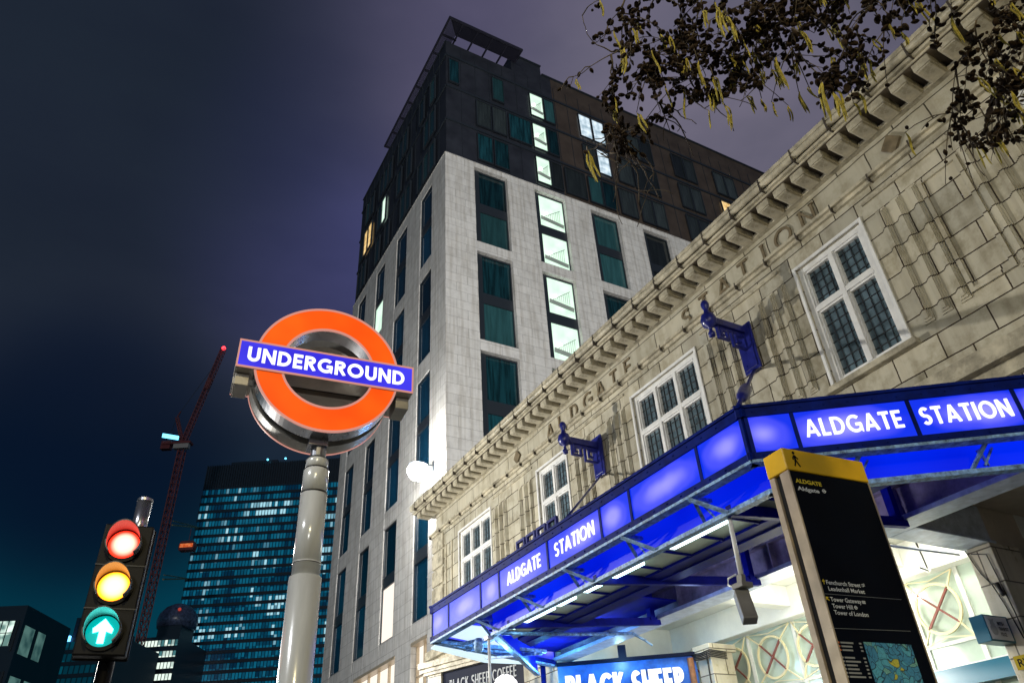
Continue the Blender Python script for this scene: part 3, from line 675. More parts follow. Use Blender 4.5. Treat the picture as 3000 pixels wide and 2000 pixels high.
MB().bar(p + Vector((0, 0, 1.5)), p + Vector((0, 0, 6)), .15).bar(p + Vector((0, 0, 0)) + TU * 2.4, tower_pt(600, 1600) - Frame((0,0,0), TU, (0,0,1)).n * .2, .25).build('cabin_mount', M['crane'], ho)

# second lit block, low tower and black building at the far left
def far_block(name, lab, px0, px1, py, dist, floors, fh, band, cellmat, depth=25, az=(.86, -.51), cat='building', roof=None):
    o3 = at_depth(px0, py, dist); u = Vector((az[0], az[1], 0)).normalized()
    q = on_plane(px1, py, o3, u); w = (q - o3).dot(u)
    t = thing(name, (o3.x, o3.y, G), lab, cat); fr = Frame((o3.x, o3.y, 0), u, (0, 0, 1))
    MB().box(0, w, G, o3.z, -depth, -.4, fr).build('wall', M['towerdark'], t)
    z = o3.z - fh * .35; s = MB()
    for k in range(floors):
        if z < 6: break
        MB().box(.1, w - .1, z - fh * band, z, -.42, -.05, fr).build('glazing_band', cellmat, t, at=fr.p(0, z, 0))
        s.box(-.1, w + .1, z - fh + .03, z - fh * band - .03, -.5, .25, fr); z -= fh
    s.build('floor_edge', M['towerdark'], t)
    return t, fr, w, o3.z
lb = lit_band('white_lit_offices', 1.1, (.002, .02, .03), (.05, .16, .17), (.85, 1.0, .88), .36, 0, 1.1)
t2, f2, w2_, z2_ = far_block('lit_office_block', 'lower office block with bright white lit floors between traffic light and dark tower', 395, 522, 1868, 240, 22, 3.4, .55, lb)
mb = MB().box(w2_ * .35, w2_ * .9, z2_, z2_ + 4.5, -14, -4, f2).build('roof_plant', M['towerdark'], t2)
dm = MB(); cen = f2.p(w2_ * .62, z2_ + 4.4, -9)
dm.lathe([(6.2, 0), (6.6, 2.2), (6.0, 4.6), (4.4, 6.6), (2.2, 7.8), (.2, 8.2)], Frame(cen, (1, 0, 0), (0, 1, 0)), 24).build('domed_roof', pm('pale_dome_glass', (.05, .07, .13), .3, noise=(1.2, .4, 2.2)), t2, smooth=True)
mb = MB(); hk = f2.p(w2_ * .8, z2_ + 9.2, -3.2); mb.ball(hk, .55, 8); mb.build('red_beacon', emit('dim_red_beacon', (.5, .06, .04), .8), t2, smooth=True)
gb = lit_band('dim_teal_glazing', 1.5, (.0, .022, .036), (.0, .05, .075), (.3, .65, .7), .80, 0)
t3, f3, w3_, z3_ = far_block('low_tower', 'low dark teal office tower under the green arrow signal', 192, 352, 1868, 210, 14, 3.2, .66, gb)
mb = MB().box(.6, 1.6, z3_, z3_ + 6, -3, -2, f3).box(2.2, w3_ - 2, z3_, z3_ + 2.2, -12, -2, f3); mb.build('roof_mast', M['towerdark'], t3)
MB().box(-2.6, 1.4, z3_ - .9, z3_ + .5, -.3, .4, f3).build('blue_roof_light', emit('blue_roof_lamp', (.12, .45, 1), 4), t3)
MB().ball(f3.p(-.6, z3_ - 14.6, .5), .55, 8).build('orange_corner_light', emit('orange_corner_lamp', (1, .16, .03), 4), t3, smooth=True)
bo = at_depth(0, 1775, 70); bt = thing('black_corner_building', (bo.x, bo.y, G), 'black building with white lit windows cut by the left edge of the photo', 'building')
B1 = Frame((bo.x, bo.y, 0), (.9, -.44, 0), (0, 0, 1)); p = on_plane(82, 1775, bo, B1.u); w = (p - bo).dot(B1.u)
B2 = Frame(B1.p(w, 0, 0), (.45, .9, 0), (0, 0, 1))
zt = bo.z
MB().box(-9, w, G, zt, -9, 0, B1).build('wall', M['towerdark'], bt)
MB().prism([(-9, -9), (w - .4, -9), (w - .8, -.6), (-9, -.6)], Frame(B1.p(0, zt, 0), B1.u, B1.n), 0, 1.7).build('roof', M['towerdark'], bt)
MB().box(0, 6.5, G, zt - 1.2, -3, .02, B2).build('side_wing', M['towerdark'], bt)
wl = emit('white_lit_window', (.80, 1.0, .88), 1.2, (1.1, .4, .6, (.10, .2, .18)))
for z0 in (zt - 3.6, zt - 8.0, zt - 11.5):
    mb = MB()
    for k in range(4): mb.box(w - 2.4 + k * .58 - .03, w - 2.4 + k * .58 + .03, z0, z0 + 2.2, .002, .1, B1)
    mb.box(w - 2.43, w - .66, z0 + 1.1, z0 + 1.16, .004, .09, B1); mb.box(w - .45, w - .30, z0 - .5, z0 + 2.2, .01, .1, B1)
    wn_ = mb.build('window', M['wframe'], bt)
    MB().box(w - 2.4, w - .66, z0, z0 + 2.2, .001, .03, B1).build('pane', wl, wn_)
    s2 = MB().box(.5, 2.3, z0 - .6, z0 + 1.9, .022, .06, B2).box(3.0, 4.4, z0 - .6, z0 + 1.9, .022, .06, B2).build('window', emit('dim_side_window%d' % int(z0), (.18, .38, .34), .5, (1, .3, .7, (.04, .12, .12))), bt, at=B2.p(.5, z0, 0))

# ================================================================== STATION
SX = 8.0
SF = Frame((SX, 0, 0), (0, -1, 0), (0, 0, 1))           # a = -y, b = z, c towards the street
station = thing('station_building', (SX, 8.4, G), 'cream glazed terracotta station with bracketed cornice and raised letters on its frieze', 'building')
Y0, Y1 = -5.0, 18.44
WINS = [(.02, 1.78, 3), (4.08, 5.22, 2), (7.52, 9.28, 3), (11.62, 12.78, 2), (15.05, 16.78, 3)]
ZS, ZH, ZT = 6.38, 8.35, 7.6
mb = MB(); ed = [Y0] + [v for w in WINS for v in w[:2]] + [Y1]
for k in range(0, len(ed), 2): mb.box(-ed[k + 1], -ed[k], ZS, ZH, -.4, 0, SF)
mb.box(-Y1, -Y0, 5.75, ZS, -.4, 0, SF); mb.box(-Y1, -Y0, ZH, 8.74, -.4, 0, SF)
mb.box(-Y0, -Y0 + 6, 5.0, 9.5, -6, 0, SF)
mb.box(-Y1, -Y1 + .4, 5.0, 8.74, -9, -.401, SF)
mb.build('wall', M['faience'], station)
mb = MB().box(-Y1 + .1, -Y0, 8.85, 9.6, -.4, -.03, SF); mb.build('frieze', M['frieze'], station)
mb = MB().box(-Y1 - .04, -Y0, 8.74, 8.80, -.4, .05, SF).box(-Y1 - .09, -Y0, 8.80, 8.85, -.4, .10, SF)
mb.box(-Y1 + .05, -Y0, 9.36, 9.42, -.03, .06, SF)
mb.build('frieze_moulding', M['faience_plain'], station)
# shallow sunk band above the windows: short raised string with breaks
for (a, b) in ((2.2, 3.95), (5.5, 7.3), (9.5, 11.4), (13.0, 14.9)):
    MB().box(-b, -a, 8.52, 8.565, 0, .03, SF).box(-b + .1, -a - .1, 8.565, 8.60, 0, .018, SF).build('string_course', M['faience_plain'], station)
# cornice: soffit slab, two rolls, gutter
YE = 18.85
mb = MB().box(-YE, -Y0, 9.5, 9.74, -.4, .44, SF)
mb.box(-YE - .03, -Y0, 9.53, 9.58, .44, .49, SF).box(-YE - .05, -Y0, 9.69, 9.76, .44, .56, SF)
mb.tube([(7.49, YE + .03, 9.645), (7.49, Y0, 9.645)], .055, 10)
mb.build('cornice', M['faience_plain'], station, bevel=.008)
k = 0
while k * .645 + Y0 + .3 < YE:
    y = Y0 + .3 + k * .645; k += 1
    if y < .4: continue
    MB().box(-y - .012, -y + .012, 9.525, 9.765, .43, .566, SF).build('gutter_joint', M['joint'], station, at=(SX, y, 9.6))
    MB().box(-y - .009, -y + .009, 8.735, 8.855, 0, .104, SF).build('moulding_joint', M['joint'], station, at=(SX, y, 8.8))
br0 = MB().box(-.115, .115, 9.37, 9.495, .03, .41, SF.off(-.3)).box(-.095, .095, 9.352, 9.37, .05, .39, SF.off(-.3)).build('cornice_bracket', M['faience_plain'], station, bevel=.012, at=(SX, .3, 9.45))
for k in range(1, 54):
    if k and .3 + .345 * k < YE - .1: dup(br0, (0, .345 * k, 0), station)
MB().box(-YE + .02, -Y0, 9.494, 9.4985, -.025, .425, SF).build('soffit_gap_shade', M['gapshade'], station)  # dark sheet paints the shade in the gaps between the brackets
# frieze letters and lozenges
for word, cs in (('ALDGATE', (12.15, 11.7, 11.18, 10.66, 10.2, 9.74, 9.28)), ('STATION', (7.53, 7.06, 6.58, 6.11, 5.66, 5.25, 4.76))):
    for ch, y in zip(word, cs):
        w = glyph(ch, .075)[1] * .34
        f_ = Frame((SX + .03, y + w / 2, 8.88), (0, -1, 0), (0, 0, 1))
        lettering(MB(), ch, f_, .34, h=.065, depth=.028, serif=.12).build('raised_letter', M['letterstone'], station)
for y in (13.62, 3.27):
    MB().prism([(-.15, 0), (0, -.17), (.15, 0), (0, .17)], SF.off(-y, 9.08), -.03, .015).build('lozenge', M['letterstone'], station)
# moulded pilaster strips
def rib(y, wide=1.0):
    mb = MB()
    for hw, d in ((.085, .016), (.058, .034), (.03, .052)): mb.box(-y - hw * wide, -y + hw * wide, 6.46 + (.085 - hw), 8.30 - (.085 - hw), -.001, d, SF)
    return mb.build('pilaster_strip', M['faience'], station)
for yc in (2.93, 6.37, 10.44, 13.92):
    for d in (.36, .60, .83):
        for s_ in (-1, 1): rib(yc + s_ * d, .8)
for (y, zt_) in ((2.93, 8.25),):
    mb = MB().box(-y - .27, -y + .27, 6.5, 6.55, 0, .035, SF).box(-y - .27, -y - .22, 6.55, 8.2, 0, .034, SF).box(-y + .22, -y + .27, 6.55, 8.2, 0, .034, SF).box(-y - .27, -y + .27, 8.2, 8.25, 0, .035, SF)
    mb.build('panel_moulding', M['faience'], station)
mb = MB()
for k in range(6): mb.box(-18.43, -17.75, 6.0 + k * .46, 6.0 + k * .46 + .40, 0, .05, SF)
mb.build('quoin_block', M['faience_plain'], station, bevel=.012)
mb = MB().box(-17.25, -17.20, 6.2, 8.3, 0, .03, SF).box(-17.62, -17.57, 6.2, 8.3, 0, .03, SF); mb.build('panel_moulding', M['faience_plain'], station)
# leaded casement windows
for (a, b, n) in WINS:
    fr = SF; mb = MB(); fw = .085
    A, B = -b, -a
    mb.box(A, A + fw, ZS, ZH, -.16, -.03, fr).box(B - fw, B, ZS, ZH, -.16, -.03, fr).box(A + fw, B - fw, ZS, ZS + fw, -.16, -.034, fr).box(A + fw, B - fw, ZH - fw, ZH, -.16, -.034, fr)
    mb.box(A - .05, A - .002, ZS, ZH + .05, -.002, .025, fr).box(B + .002, B + .05, ZS, ZH + .05, -.002, .025, fr).box(A - .002, B + .002, ZH + .002, ZH + .05, -.002, .024, fr)
    mb.box(A + fw, B - fw, ZT - .04, ZT + .04, -.15, -.028, fr)
    cell = (b - a - 2 * fw - (n - 1) * .07) / n; xs = [A + fw + k * (cell + .07) for k in range(n)]
    for x in xs[1:]: mb.box(x - .07, x, ZS + fw, ZH - fw, -.15, -.024, fr)
    for x in xs:
        for (q0, q1) in ((ZS + fw, ZT - .04), (ZT + .04, ZH - fw)):
            mb.box(x, x + .03, q0, q1, -.12, -.05, fr).box(x + cell - .03, x + cell, q0, q1, -.12, -.05, fr).box(x + .03, x + cell - .03, q0, q0 + .03, -.12, -.052, fr).box(x + .03, x + cell - .03, q1 - .03, q1, -.12, -.052, fr)
    w = mb.build('window', M['white'], station, at=(SX, (a + b) / 2, ZS), label='white %s-light leaded window' % ('three' if n == 3 else 'two'), bevel=.006)
    MB().box(A + .02, B - .02, ZS + .02, ZH - .02, -.14, -.11, fr).build('pane', M['leadglass'], w, at=(SX, (a + b) / 2, ZS))
    lb_ = MB()
    for x in xs:
        for k in range(1, 4): lb_.box(x + cell * k / 4 - .0045, x + cell * k / 4 + .006, ZS + fw, ZT - .04, -.11, -.095, fr).box(x + cell * k / 4 - .006, x + cell * k / 4 + .006, ZT + .04, ZH - fw, -.11, -.095, fr)
        for k in range(1, 8): lb_.box(x, x + cell, ZS + fw + k * .142 - .006, ZS + fw + k * .142 + .006, -.11, -.097, fr)
        for k in range(1, 5): lb_.box(x, x + cell, ZT + .04 + k * .13 - .006, ZT + .04 + k * .13 + .006, -.11, -.097, fr)
    lb_.build('lead_grid', M['lead'], w, at=(SX, (a + b) / 2, ZS))
    MB().box(A - .12, B + .12, ZS - .09, ZS - .005, -.1, .10, fr).build('sill', M['faience_plain'], w, at=(SX, (a + b) / 2, ZS), bevel=.01)
# entablature over the ground floor, entrance girder, hall
mb = MB().box(-Y1, -Y0, 5.55, 5.748, -.4, .22, SF).box(-Y1, -Y0, 5.40, 5.549, -.4, .10, SF); mb.build('string_ledge', M['faience_plain'], station)
mb = MB().box(-Y1, -Y0, 4.93, 5.399, -.4, .0, SF).box(-Y1, -12.62, G, 4.929, -.4, .0, SF).box(-1.9, -Y0, G, 4.929, -.4, .0, SF); mb.build('ground_floor_wall', M['faience'], station)
mb = MB().box(-12.6, -1.92, 4.50, 4.92, -.16, -.10, SF).box(-12.6, -1.92, 4.86, 4.925, -.26, .0, SF)
for y in range(3, 13, 2): mb.box(-y - .01, -y + .01, 4.50, 4.86, -.1, -.0, SF)
mb.build('girder', M['girder'], station)
MB().box(-13.3, -1.92, 4.44, 4.497, -.30, .06, SF).build('girder_flange', M['flange'], station)
HX1 = 11.0
hall = thing('entrance_hall', (9.5, 7.4, G), 'white ceilinged entrance hall behind the dirty girder with pale green glazed screen', 'hall')
mb = MB().box(8.3, 14.5, 5.12, 12.6, 5.15, 5.3).box(10.75, 11.05, 5.12, 12.5, 4.64, 5.15)      # ceiling, back bulkhead
mb.box(8.3, 14.4, 12.5, 12.62, G, 5.149)
for y in (7.05, 9.35): mb.box(8.3, 10.749, y - .13, y + .13, 4.80, 5.149)
mb.build('ceiling', M['hallwhite'], hall, bevel=.015)
mb = MB().box(8.3, 9.95, 5.12, 5.34, 4.475, 5.149).box(8.31, 9.9, 5.04, 5.42, 4.44, 4.474); mb.build('cross_beam', M['flange'], hall, bevel=.01)
MB().box(9.951, 14.4, 5.13, 5.33, 4.2, 5.149).build('light_stop', M['hallbrown'], hall)  # wall added to keep the hall light off the bay ceiling
MB().box(8.3, 13, 1.9, 5.1, 4.95, 5.1).box(8.3, 10.3, 1.9, 2.0, G, 4.94).box(8.28, 8.34, 1.9, 5.03, 4.5, 4.94).build('dark_bay_ceiling', M['hallbrown'], hall)
for (x, y) in ((9.9, 8.2), (10.1, 6.1), (9.4, 10.4), (10.0, 5.72)):
    MB().box(x - .16, x + .16, y - .42, y + .42, 5.09, 5.148).build('ceiling_light', M['ceil_light'], hall, at=(x, y, 5.1))
MB().box(14.3, 14.4, 2, 12.5, G, 5.1).build('back_wall', M['hallgreen'], hall)
lamp('hall_light', 'POINT', (9.7, 8.0, 3.6), 190, (1, .98, .86), .5); lamp('hall_light', 'POINT', (9.9, 5.95, 4.2), 10, (1, .97, .84), .2); lamp('hall_light', 'POINT', (8.7, 6.3, 4.2), 38, (1, .95, .80), .2)
# glazed screen: frame bars, panes, ring-and-cross grilles
PYS = [5.62, 6.32, 7.16, 7.95, 8.75, 9.5, 10.62, 11.4, 12.4]
mb = MB()
for y in PYS: mb.box(10.97, 11.05, y - .035, y + .035, G, 4.64)
for z in (3.36, 3.68): mb.box(10.972, 11.048, 5.5, 12.45, z - .025, z + .025)
mb.build('screen_frame', M['hallwhite'], hall)
MB().box(11.0, 11.02, 5.55, 12.4, G, 4.64).build('screen_glass', M['panelglass'], hall)
for (a, b) in zip(PYS[1:], PYS[2:]):
    if b - a < .6: continue
    yc, zc, r = (a + b) / 2, 4.15, .345 * min(1, (b - a) / .8)
    g_ = Frame((10.93, yc, zc), (0, -1, 0), (0, 0, 1)); mb = MB().ring(r - .018, r + .018, g_, -.015, .015, 40)
    for sx in (-1, 1):
        for sz in (-1, 1):
            mb.bar(g_.p(sx * r * .72, sz * r * .72), g_.p(sx * (b - a) * .47, sz * .46), .022); mb.bar(g_.p(sx * (b - a) * .47, sz * .46), g_.p(0, sz * (r + .05)), .014)
    gr = mb.build('ring_grille', M['gold'], hall, at=(10.93, yc, zc))
    MB().bar(g_.p(-r * .72, -r * .72), g_.p(r * .72, r * .72), .03).bar(g_.p(-r * .72, r * .72, .004), g_.p(r * .72, -r * .72, .004), .03, .024).build('cross', M['redbar'], gr, at=(10.93, yc, zc))
MB().box(10.80, 10.96, 5.2, 7.35, 3.10, 3.34).build('ticket_header', M['teal'], hall)
MB().box(10.93, 10.965, 6.93, 7.08, 4.36, 4.42).build('downlight', M['ceil_light'], hall)
mb = MB().box(9.72, 10.35, 5.04, 5.36, G, 4.435); mb.build('tiled_pier', M['tile'], hall, bevel=.01)
mb = MB().box(10.08, 10.62, 10.72, 11.08, G, 4.34).box(10.03, 10.68, 10.66, 11.14, 4.34, 4.47); mb.build('tiled_pier', M['tile'], hall, bevel=.01)
MB().box(10.36, 12.6, 4.9, 5.03, G, 4.2).build('maroon_panel', M['maroon'], hall)
MB().box(10.36, 10.42, 4.86, 4.899, G, 4.3).box(10.42, 12.6, 4.86, 4.899, 4.2, 4.3).build('gold_trim', M['rust'], hall)
def wire(name, pts, r=.008, par=None, mat=None): return MB().tube(pts, r, 5).build(name, mat or M['cable'], par or hall, smooth=True)
wire('cable', [(9.70, 5.36, 4.42), (9.705, 5.28, 4.1), (9.70, 5.2, 3.95), (9.705, 5.15, 3.7), (9.70, 5.09, 3.3)])
wire('cable', [(9.70, 5.3, 4.36), (9.70, 5.12, 4.30), (9.705, 5.10, 4.0), (9.70, 5.07, 3.6), (9.70, 5.06, 3.1)])
wire('cable', [(9.715, 5.15, 3.95), (9.69, 5.13, 3.86), (9.68, 5.10, 3.80)], .03)
wire('conduit', [(8.2, 5.62, 4.43), (9.7, 5.45, 4.40)], .018, mat=M['flange'])
for yy in (6.6, 8.1): wire('cable', [(10.74, yy, 5.1), (10.73, yy - .03, 4.85), (10.72, yy - .05, 4.62), (10.3, yy - .2, 4.58)], .012); MB().ball((10.72, yy - .05, 4.62), .035, 8).build('junction', M['hallwhite'], hall)
for k in range(5): wire('cable', [(10.02, 11.16 - k * .02, 4.36 - k * .028), (10.01, 10.9, 4.33 - k * .026), (10.02, 10.65, 4.35 - k * .028), (10.4, 10.64, 4.32 - k * .028)], .011)
wire('cable', [(10.07, 10.80, 4.34), (10.065, 10.81, 3.9), (10.065, 10.80, 3.3)], .012)

# ground floor shop to the left of the entrance
S0 = (6.95, 16.6); US = Vector((1.05, -3.1, 0)).normalized(); KF = Frame((S0[0], S0[1], 0), US, (0, 0, 1))
shop = thing('coffee_shop', (S0[0], S0[1], G), 'small shop with stone ledge and dark blue fascia under the left end of the canopy', 'shop')
mb = MB().box(-.05, 3.4, 4.98, 5.10, -1.2, .10, KF).box(.0, 3.4, 4.90, 4.979, -1.2, .04, KF).box(.04, 3.4, 4.84, 4.899, -1.2, .0, KF); mb.build('stone_ledge', M['faience_plain'], shop)
MB().box(.12, .55, G, 4.839, -1.2, -.06, KF).build('stone_pier', M['tile'], shop)
MB().box(.55, 3.4, 4.05, 4.835, -1.1, -.12, KF).build('fascia', M['shopblack'], shop)
MB().box(.55, 3.4, G, 4.04, -1.1, -.3, KF).build('shop_front', M['shopblack'], shop)
mb = MB(); lettering(mb, 'BLACK SHEEP COFFEE', KF.off(.78, 4.44, -.118), .22, 1.95, h=.06, gap=.16, depth=.012, sx=.62); mb.build('lettering', M['print_g'], shop)
BS = Vector((.81, -.59, 0)).normalized(); BF = Frame((8.0, 12.6, 0), BS, (0, 0, 1))
sign = thing('shop_sign', (8.0, 12.6, 3.6), 'wide blue fascia with big white condensed capitals between two tiled piers', 'sign')
MB().box(.0, 2.55, 3.45, 4.34, -.25, -.02, BF).build('board', M['shopblue'], sign)
MB().box(-.02, 2.57, 4.34, 4.40, -.3, .05, BF).build('top_rail', M['shopblack'], sign)
mb = MB(); lettering(mb, 'BLACK SHEEP', BF.off(.14, 3.73, -.018), .44, 2.13, h=.095, gap=.13, depth=.02, sx=.74); mb.build('lettering', M['signwhite'], sign)
MB().tube([BF.p(2.45, G, .0), BF.p(2.45, 4.3, .0)], .06, 10).build('rusty_downpipe', M['rust'], sign, smooth=True)
MB().box(1.15, 1.3, 4.40, 4.62, -.1, .04, BF).build('sign_light', M['shopblack'], sign)
q = BF.p(1.2, 4.36, .45); lamp('sign_lamp', 'POINT', q, 16, (.35, .72, 1), .08)
# a projecting round sign with a white woolly outline, only its top in the picture
q = on_plane(1482, 1990, (7.4, 13.6), (1, 0)); pr = thing('projecting_sign', q, 'white woolly shape of a small projecting sign under the canopy left end', 'sign')
mb = MB(); PFr = Frame(q, (1, -.1, 0), (0, 0, 1))
for k in range(13):
    t = 2 * math.pi * k / 13; mb.lathe([(.085, -.02), (.085, .02 + .001 * k)], PFr.off(.17 * math.cos(t), -.13 + .15 * math.sin(t)), 14)
mb.lathe([(.17, -.015), (.17, .018)], PFr.off(0, -.13), 20); mb.build('woolly_disc', M['signwhite'], pr)
MB().bar(PFr.p(0, -.1, -.03), PFr.p(.6, -.1, -.03), .03).build('arm', M['shopblack'], pr)
# police sign and yellow sign by the right-hand pier
ps = thing('police_sign', (9.5, 5.3, 3.28), 'blue and grey box sign with a police crest fixed beside the cream tiled pier', 'sign')
PF_ = Frame((9.26, 5.20, 3.29), (1, .0, 0), (0, 0, 1))
MB().box(-.02, .46, -.02, .28, -.18, -.002, PF_).build('box', M['teal'], ps, bevel=.008)
MB().box(.0, .42, .0, .26, -.002, .003, PF_).build('face', M['signpale'], ps)
mb = MB().lathe([(.062, 0), (.062, .004)], PF_.off(.10, .11, .003), 20).prism([(-.05, 0), (.05, 0), (.03, .035), (.05, .07), (0, .055), (-.05, .07), (-.03, .035)], PF_.off(.10, .165, .003), 0, .004)
mb.prism([(.066 * (1 if k % 2 else .72) * math.cos(k * math.pi / 8), .066 * (1 if k % 2 else .72) * math.sin(k * math.pi / 8)) for k in range(16)], PF_.off(.10, .11, .003), 0, .003); mb.build('crest', M['print_g'], ps)
mb = MB()
for k, t in enumerate(('BRITISH', 'TRANSPORT', 'POLICE')): text_mb(mb, t, .055, PF_.off(.20, .165 - .06 * k, .006), .0012, (.13, .19, .11)[k])
mb.build('lettering', M['signblack'], ps)
rq = on_x(2966, 1925, 9.68)
rv = thing('assembly_sign', (9.69, rq.y, rq.z - .1), 'small yellow sign lettered RV at the right edge of the photo', 'sign')
RVF = Frame((9.69, rq.y, rq.z - .14), (0, -1, 0), (0, 0, 1))
MB().box(0, .36, 0, .15, -.01, 0, RVF).build('plate', emit('yellow_plate', (.75, .55, .01), .25), rv)
mb = MB(); text_mb(mb, 'RV', .12, RVF.off(.03, .03, .003), .002); mb.build('lettering', M['signblack'], rv)
MB().box(.04, .12, .03, .1, -.028, -.012, RVF).build('bracket', M['hallwhite'], rv)

# ================================================================== ENTRANCE CANOPY
can = thing('entrance_canopy', (6.5, 7.9, 4.4), 'blue steel entrance canopy with glowing lettered panels round its edge', 'canopy')
CA, CB, CC, CD = Vector((8, 12.75, 0)), Vector((5, 11.57, 0)), Vector((5, 4.31, 0)), Vector((8, 2.125, 0))
ZB, ZTOP = 4.385, 4.91
def canopy_side(P, Q, joints, text_ranges, texts):
    L_ = (Q - P).length; fr = Frame(P, Q - P, (0, 0, 1))
    mb = MB().box(-.04, L_ + .04, 4.82, ZTOP, -.12, .012, fr).box(-.03, L_ + .03, ZB, 4.455, -.12, .01, fr)
    for j in joints: mb.box(j - .018, j + .018, 4.455, 4.82, -.1, .004, fr)
    mb.box(-.05, L_ + .05, ZTOP, ZTOP + .03, -.3, .03, fr)
    for k in range(int(L_ / .22)):
        for zz in (4.865, 4.42): mb.lathe([(.009, .0), (.009, .006), (.004, .010)], fr.off(.11 + k * .22, zz, .011), 6)
    mb.build('sign_frame', M['navy'], can)
    for a, b in zip(joints, joints[1:]):
        MB().box(a + .018, b - .018, 4.455, 4.82, -.06, -.008, fr).build('sign_panel', M['signblue'], can)
    for t, (a, b) in zip(texts, text_ranges):
        mb = MB(); lettering(mb, t, fr.off(a, 4.555, -.006), .175, b - a, h=.074, gap=.20, depth=.012); mb.build('lettering', M['signwhite'], can)
    MB().box(0, L_, ZB - .03, ZB - .002, -.10, .02, fr).build('worn_edge_strip', M['peel'], can)
    return fr
FY = [11.56, 10.93, 9.81, 9.23, 7.9, 6.7, 6.12, 4.97, 4.33]
ff = canopy_side(CB, CC, [11.57 - y for y in FY], [(11.57 - 8.98, 11.57 - 8.08), (11.57 - 7.72, 11.57 - 6.84)], ['ALDGATE', 'STATION'])
fr_ = canopy_side(CC, CD, [.04, .46, 1.51, 2.44, 2.86, 3.68], [(.545, 1.41), (1.58, 2.36)], ['ALDGATE', 'STATION'])
fl_ = canopy_side(CA, CB, [.02, .8, 1.6, 2.4, 3.2], [], [])
mb = MB().prism([(CA.x, CA.y), (CB.x + .02, CB.y - .02), (CC.x + .02, CC.y + .02), (CD.x, CD.y)], WF, 4.90 + .005, 4.93); mb.build('roof', M['navydark'], can)
# underside: glazing between ribs, navy beams, blue apron below the signs with worn struts
mb = MB().prism([(5.36, 4.6), (6.03, 4.0), (6.03, 10.7), (5.36, 9.9)], WF, 4.30, 4.315); mb.build('soffit_glazing', M['soffit'], can)
for k in range(11): MB().box(5.36, 6.02, 4.75 + k * .55, 4.77 + k * .55, 4.272, 4.299).build('glazing_rib', M['navydark'], can)
mb = MB().prism([(6.035, 4.05), (6.5, 3.72), (6.5, 11.0), (6.035, 10.6)], WF, 4.27, 4.5).box(5.45, 6.03, 4.8, 9.9, 4.6, 4.62).box(6.25, 6.29, 4.0, 10.7, 4.255, 4.269); mb.build('longitudinal_beam', M['navydark'], can)
AP = [Vector((7.5, 12.55, 0)), Vector((5.3, 10.03, 0)), Vector((5.3, 4.44, 0)), Vector((7.9, 2.55, 0))]
for P_, Q_ in zip(AP, AP[1:]):
    L_ = (Q_ - P_).length; fr = Frame(P_, Q_ - P_, (0, 0, 1))
    MB().box(0, L_, 4.20, 4.78, -.03, 0, fr).build('apron_panel', M['apron'], can)
    MB().box(-.02, L_ + .02, 4.155, 4.198, -.06, .03, fr).build('worn_edge_strip', M['peel'], can)
def strut(p, q, w=.035): return MB().bar(p, q, w, w * .6)
for y in (10.0, 8.75, 7.55, 6.35, 5.2):
    mb = MB().bar((4.99, y, 4.37), (5.28, y, 4.37), .06, .035).bar((4.99, y, 4.35), (5.28, y - .20, 4.18), .06, .025).bar((5.30, y + .12, 4.38), (5.32, y, 4.20), .04, .02).bar((5.06, y, 4.35), (5.34, y + .18, 4.2), .035, .02)
    mb.build('worn_strut', M['peel'], can)
for t in (.8, 1.9, 3.0):
    p = Vector((5.3, 4.44, 0)).lerp(Vector((7.9, 2.55, 0)), t / 3.2); o_ = fr_.n * .2
    MB().bar(p + o_ + Vector((0, 0, 4.37)), p + Vector((0, 0, 4.19)) - fr_.u * .12, .04, .02).bar(p + fr_.n * .01 + Vector((0, 0, 4.38)), p + Vector((.02, 0, 4.22)) + fr_.u * .02, .04, .02).bar(p + fr_.n * .02 + fr_.u * .12 + Vector((0, 0, 4.38)), p + fr_.n * .02 + Vector((0, 0, 4.22)), .03, .02).build('worn_strut', M['peel'], can)
for (y0, y1) in ((9.9, 8.75), (8.62, 8.22), (7.95, 6.75), (6.2, 5.3)):
    MB().box(5.52, 5.60, y1, y0, 4.235, 4.285).build('fluorescent_tube', M['cyanwhite'], can)
for y in (9.55, 7.35, 5.0):
    MB().bar((5.3, y, 4.2), (8.0, y - .05, 4.42), .07, .11).bar((7.85, y - .05, 4.42), (7.85, y - .05, 4.86), .09, .09).build('cross_bar', M['navydark'], can)
mb = MB().tube([(5.4, 9.95, 4.17), (6.6, 9.8, 4.2), (7.6, 9.7, 4.25), (7.8, 9.65, 4.15)], .02, 6).tube([(5.4, 10.0, 4.20), (6.6, 9.86, 4.23), (7.65, 9.75, 4.28), (7.95, 9.7, 4.1)], .016, 6); mb.build('conduit', M['peel'], can, smooth=True)
# left end bay: bright glazing, slanting truss and a dark navy soffit
ge = [on_z(px, py, 4.5) for px, py in ((1262, 1900), (1345, 1830), (1420, 1838), (1450, 1880), (1545, 1945), (1420, 1940))]
mb = MB().prism([(v.x, v.y) for v in ge], WF, 4.50, 4.52); mb.build('lit_end_glazing', emit('lit_white_glazing', (.70, .90, 1), 1.05), can)
mb = MB().bar((5.1, 11.45, 4.36), (7.0, 11.35, 4.3), .06, .05).bar((5.75, 11.9, 4.38), (5.6, 10.35, 4.25), .06, .05).bar((6.4, 12.4, 4.38), (6.7, 11.2, 4.22), .05, .05).bar((5.5, 11.75, 4.40), (5.45, 10.3, 4.2), .05, .05).bar((5.75, 11.85, 4.36), (6.9, 11.3, 4.25), .04)
mb.build('end_truss', M['peel'], can)
MB().box(7.2, 7.98, 9.0, 12.6, 4.60, 4.62).build('end_soffit', M['navydark'], can)
MB().tube([(7.86, 12.9, 4.6), (7.86, 12.9, G)], .05, 10).build('downpipe', M['navy'], can, smooth=True)
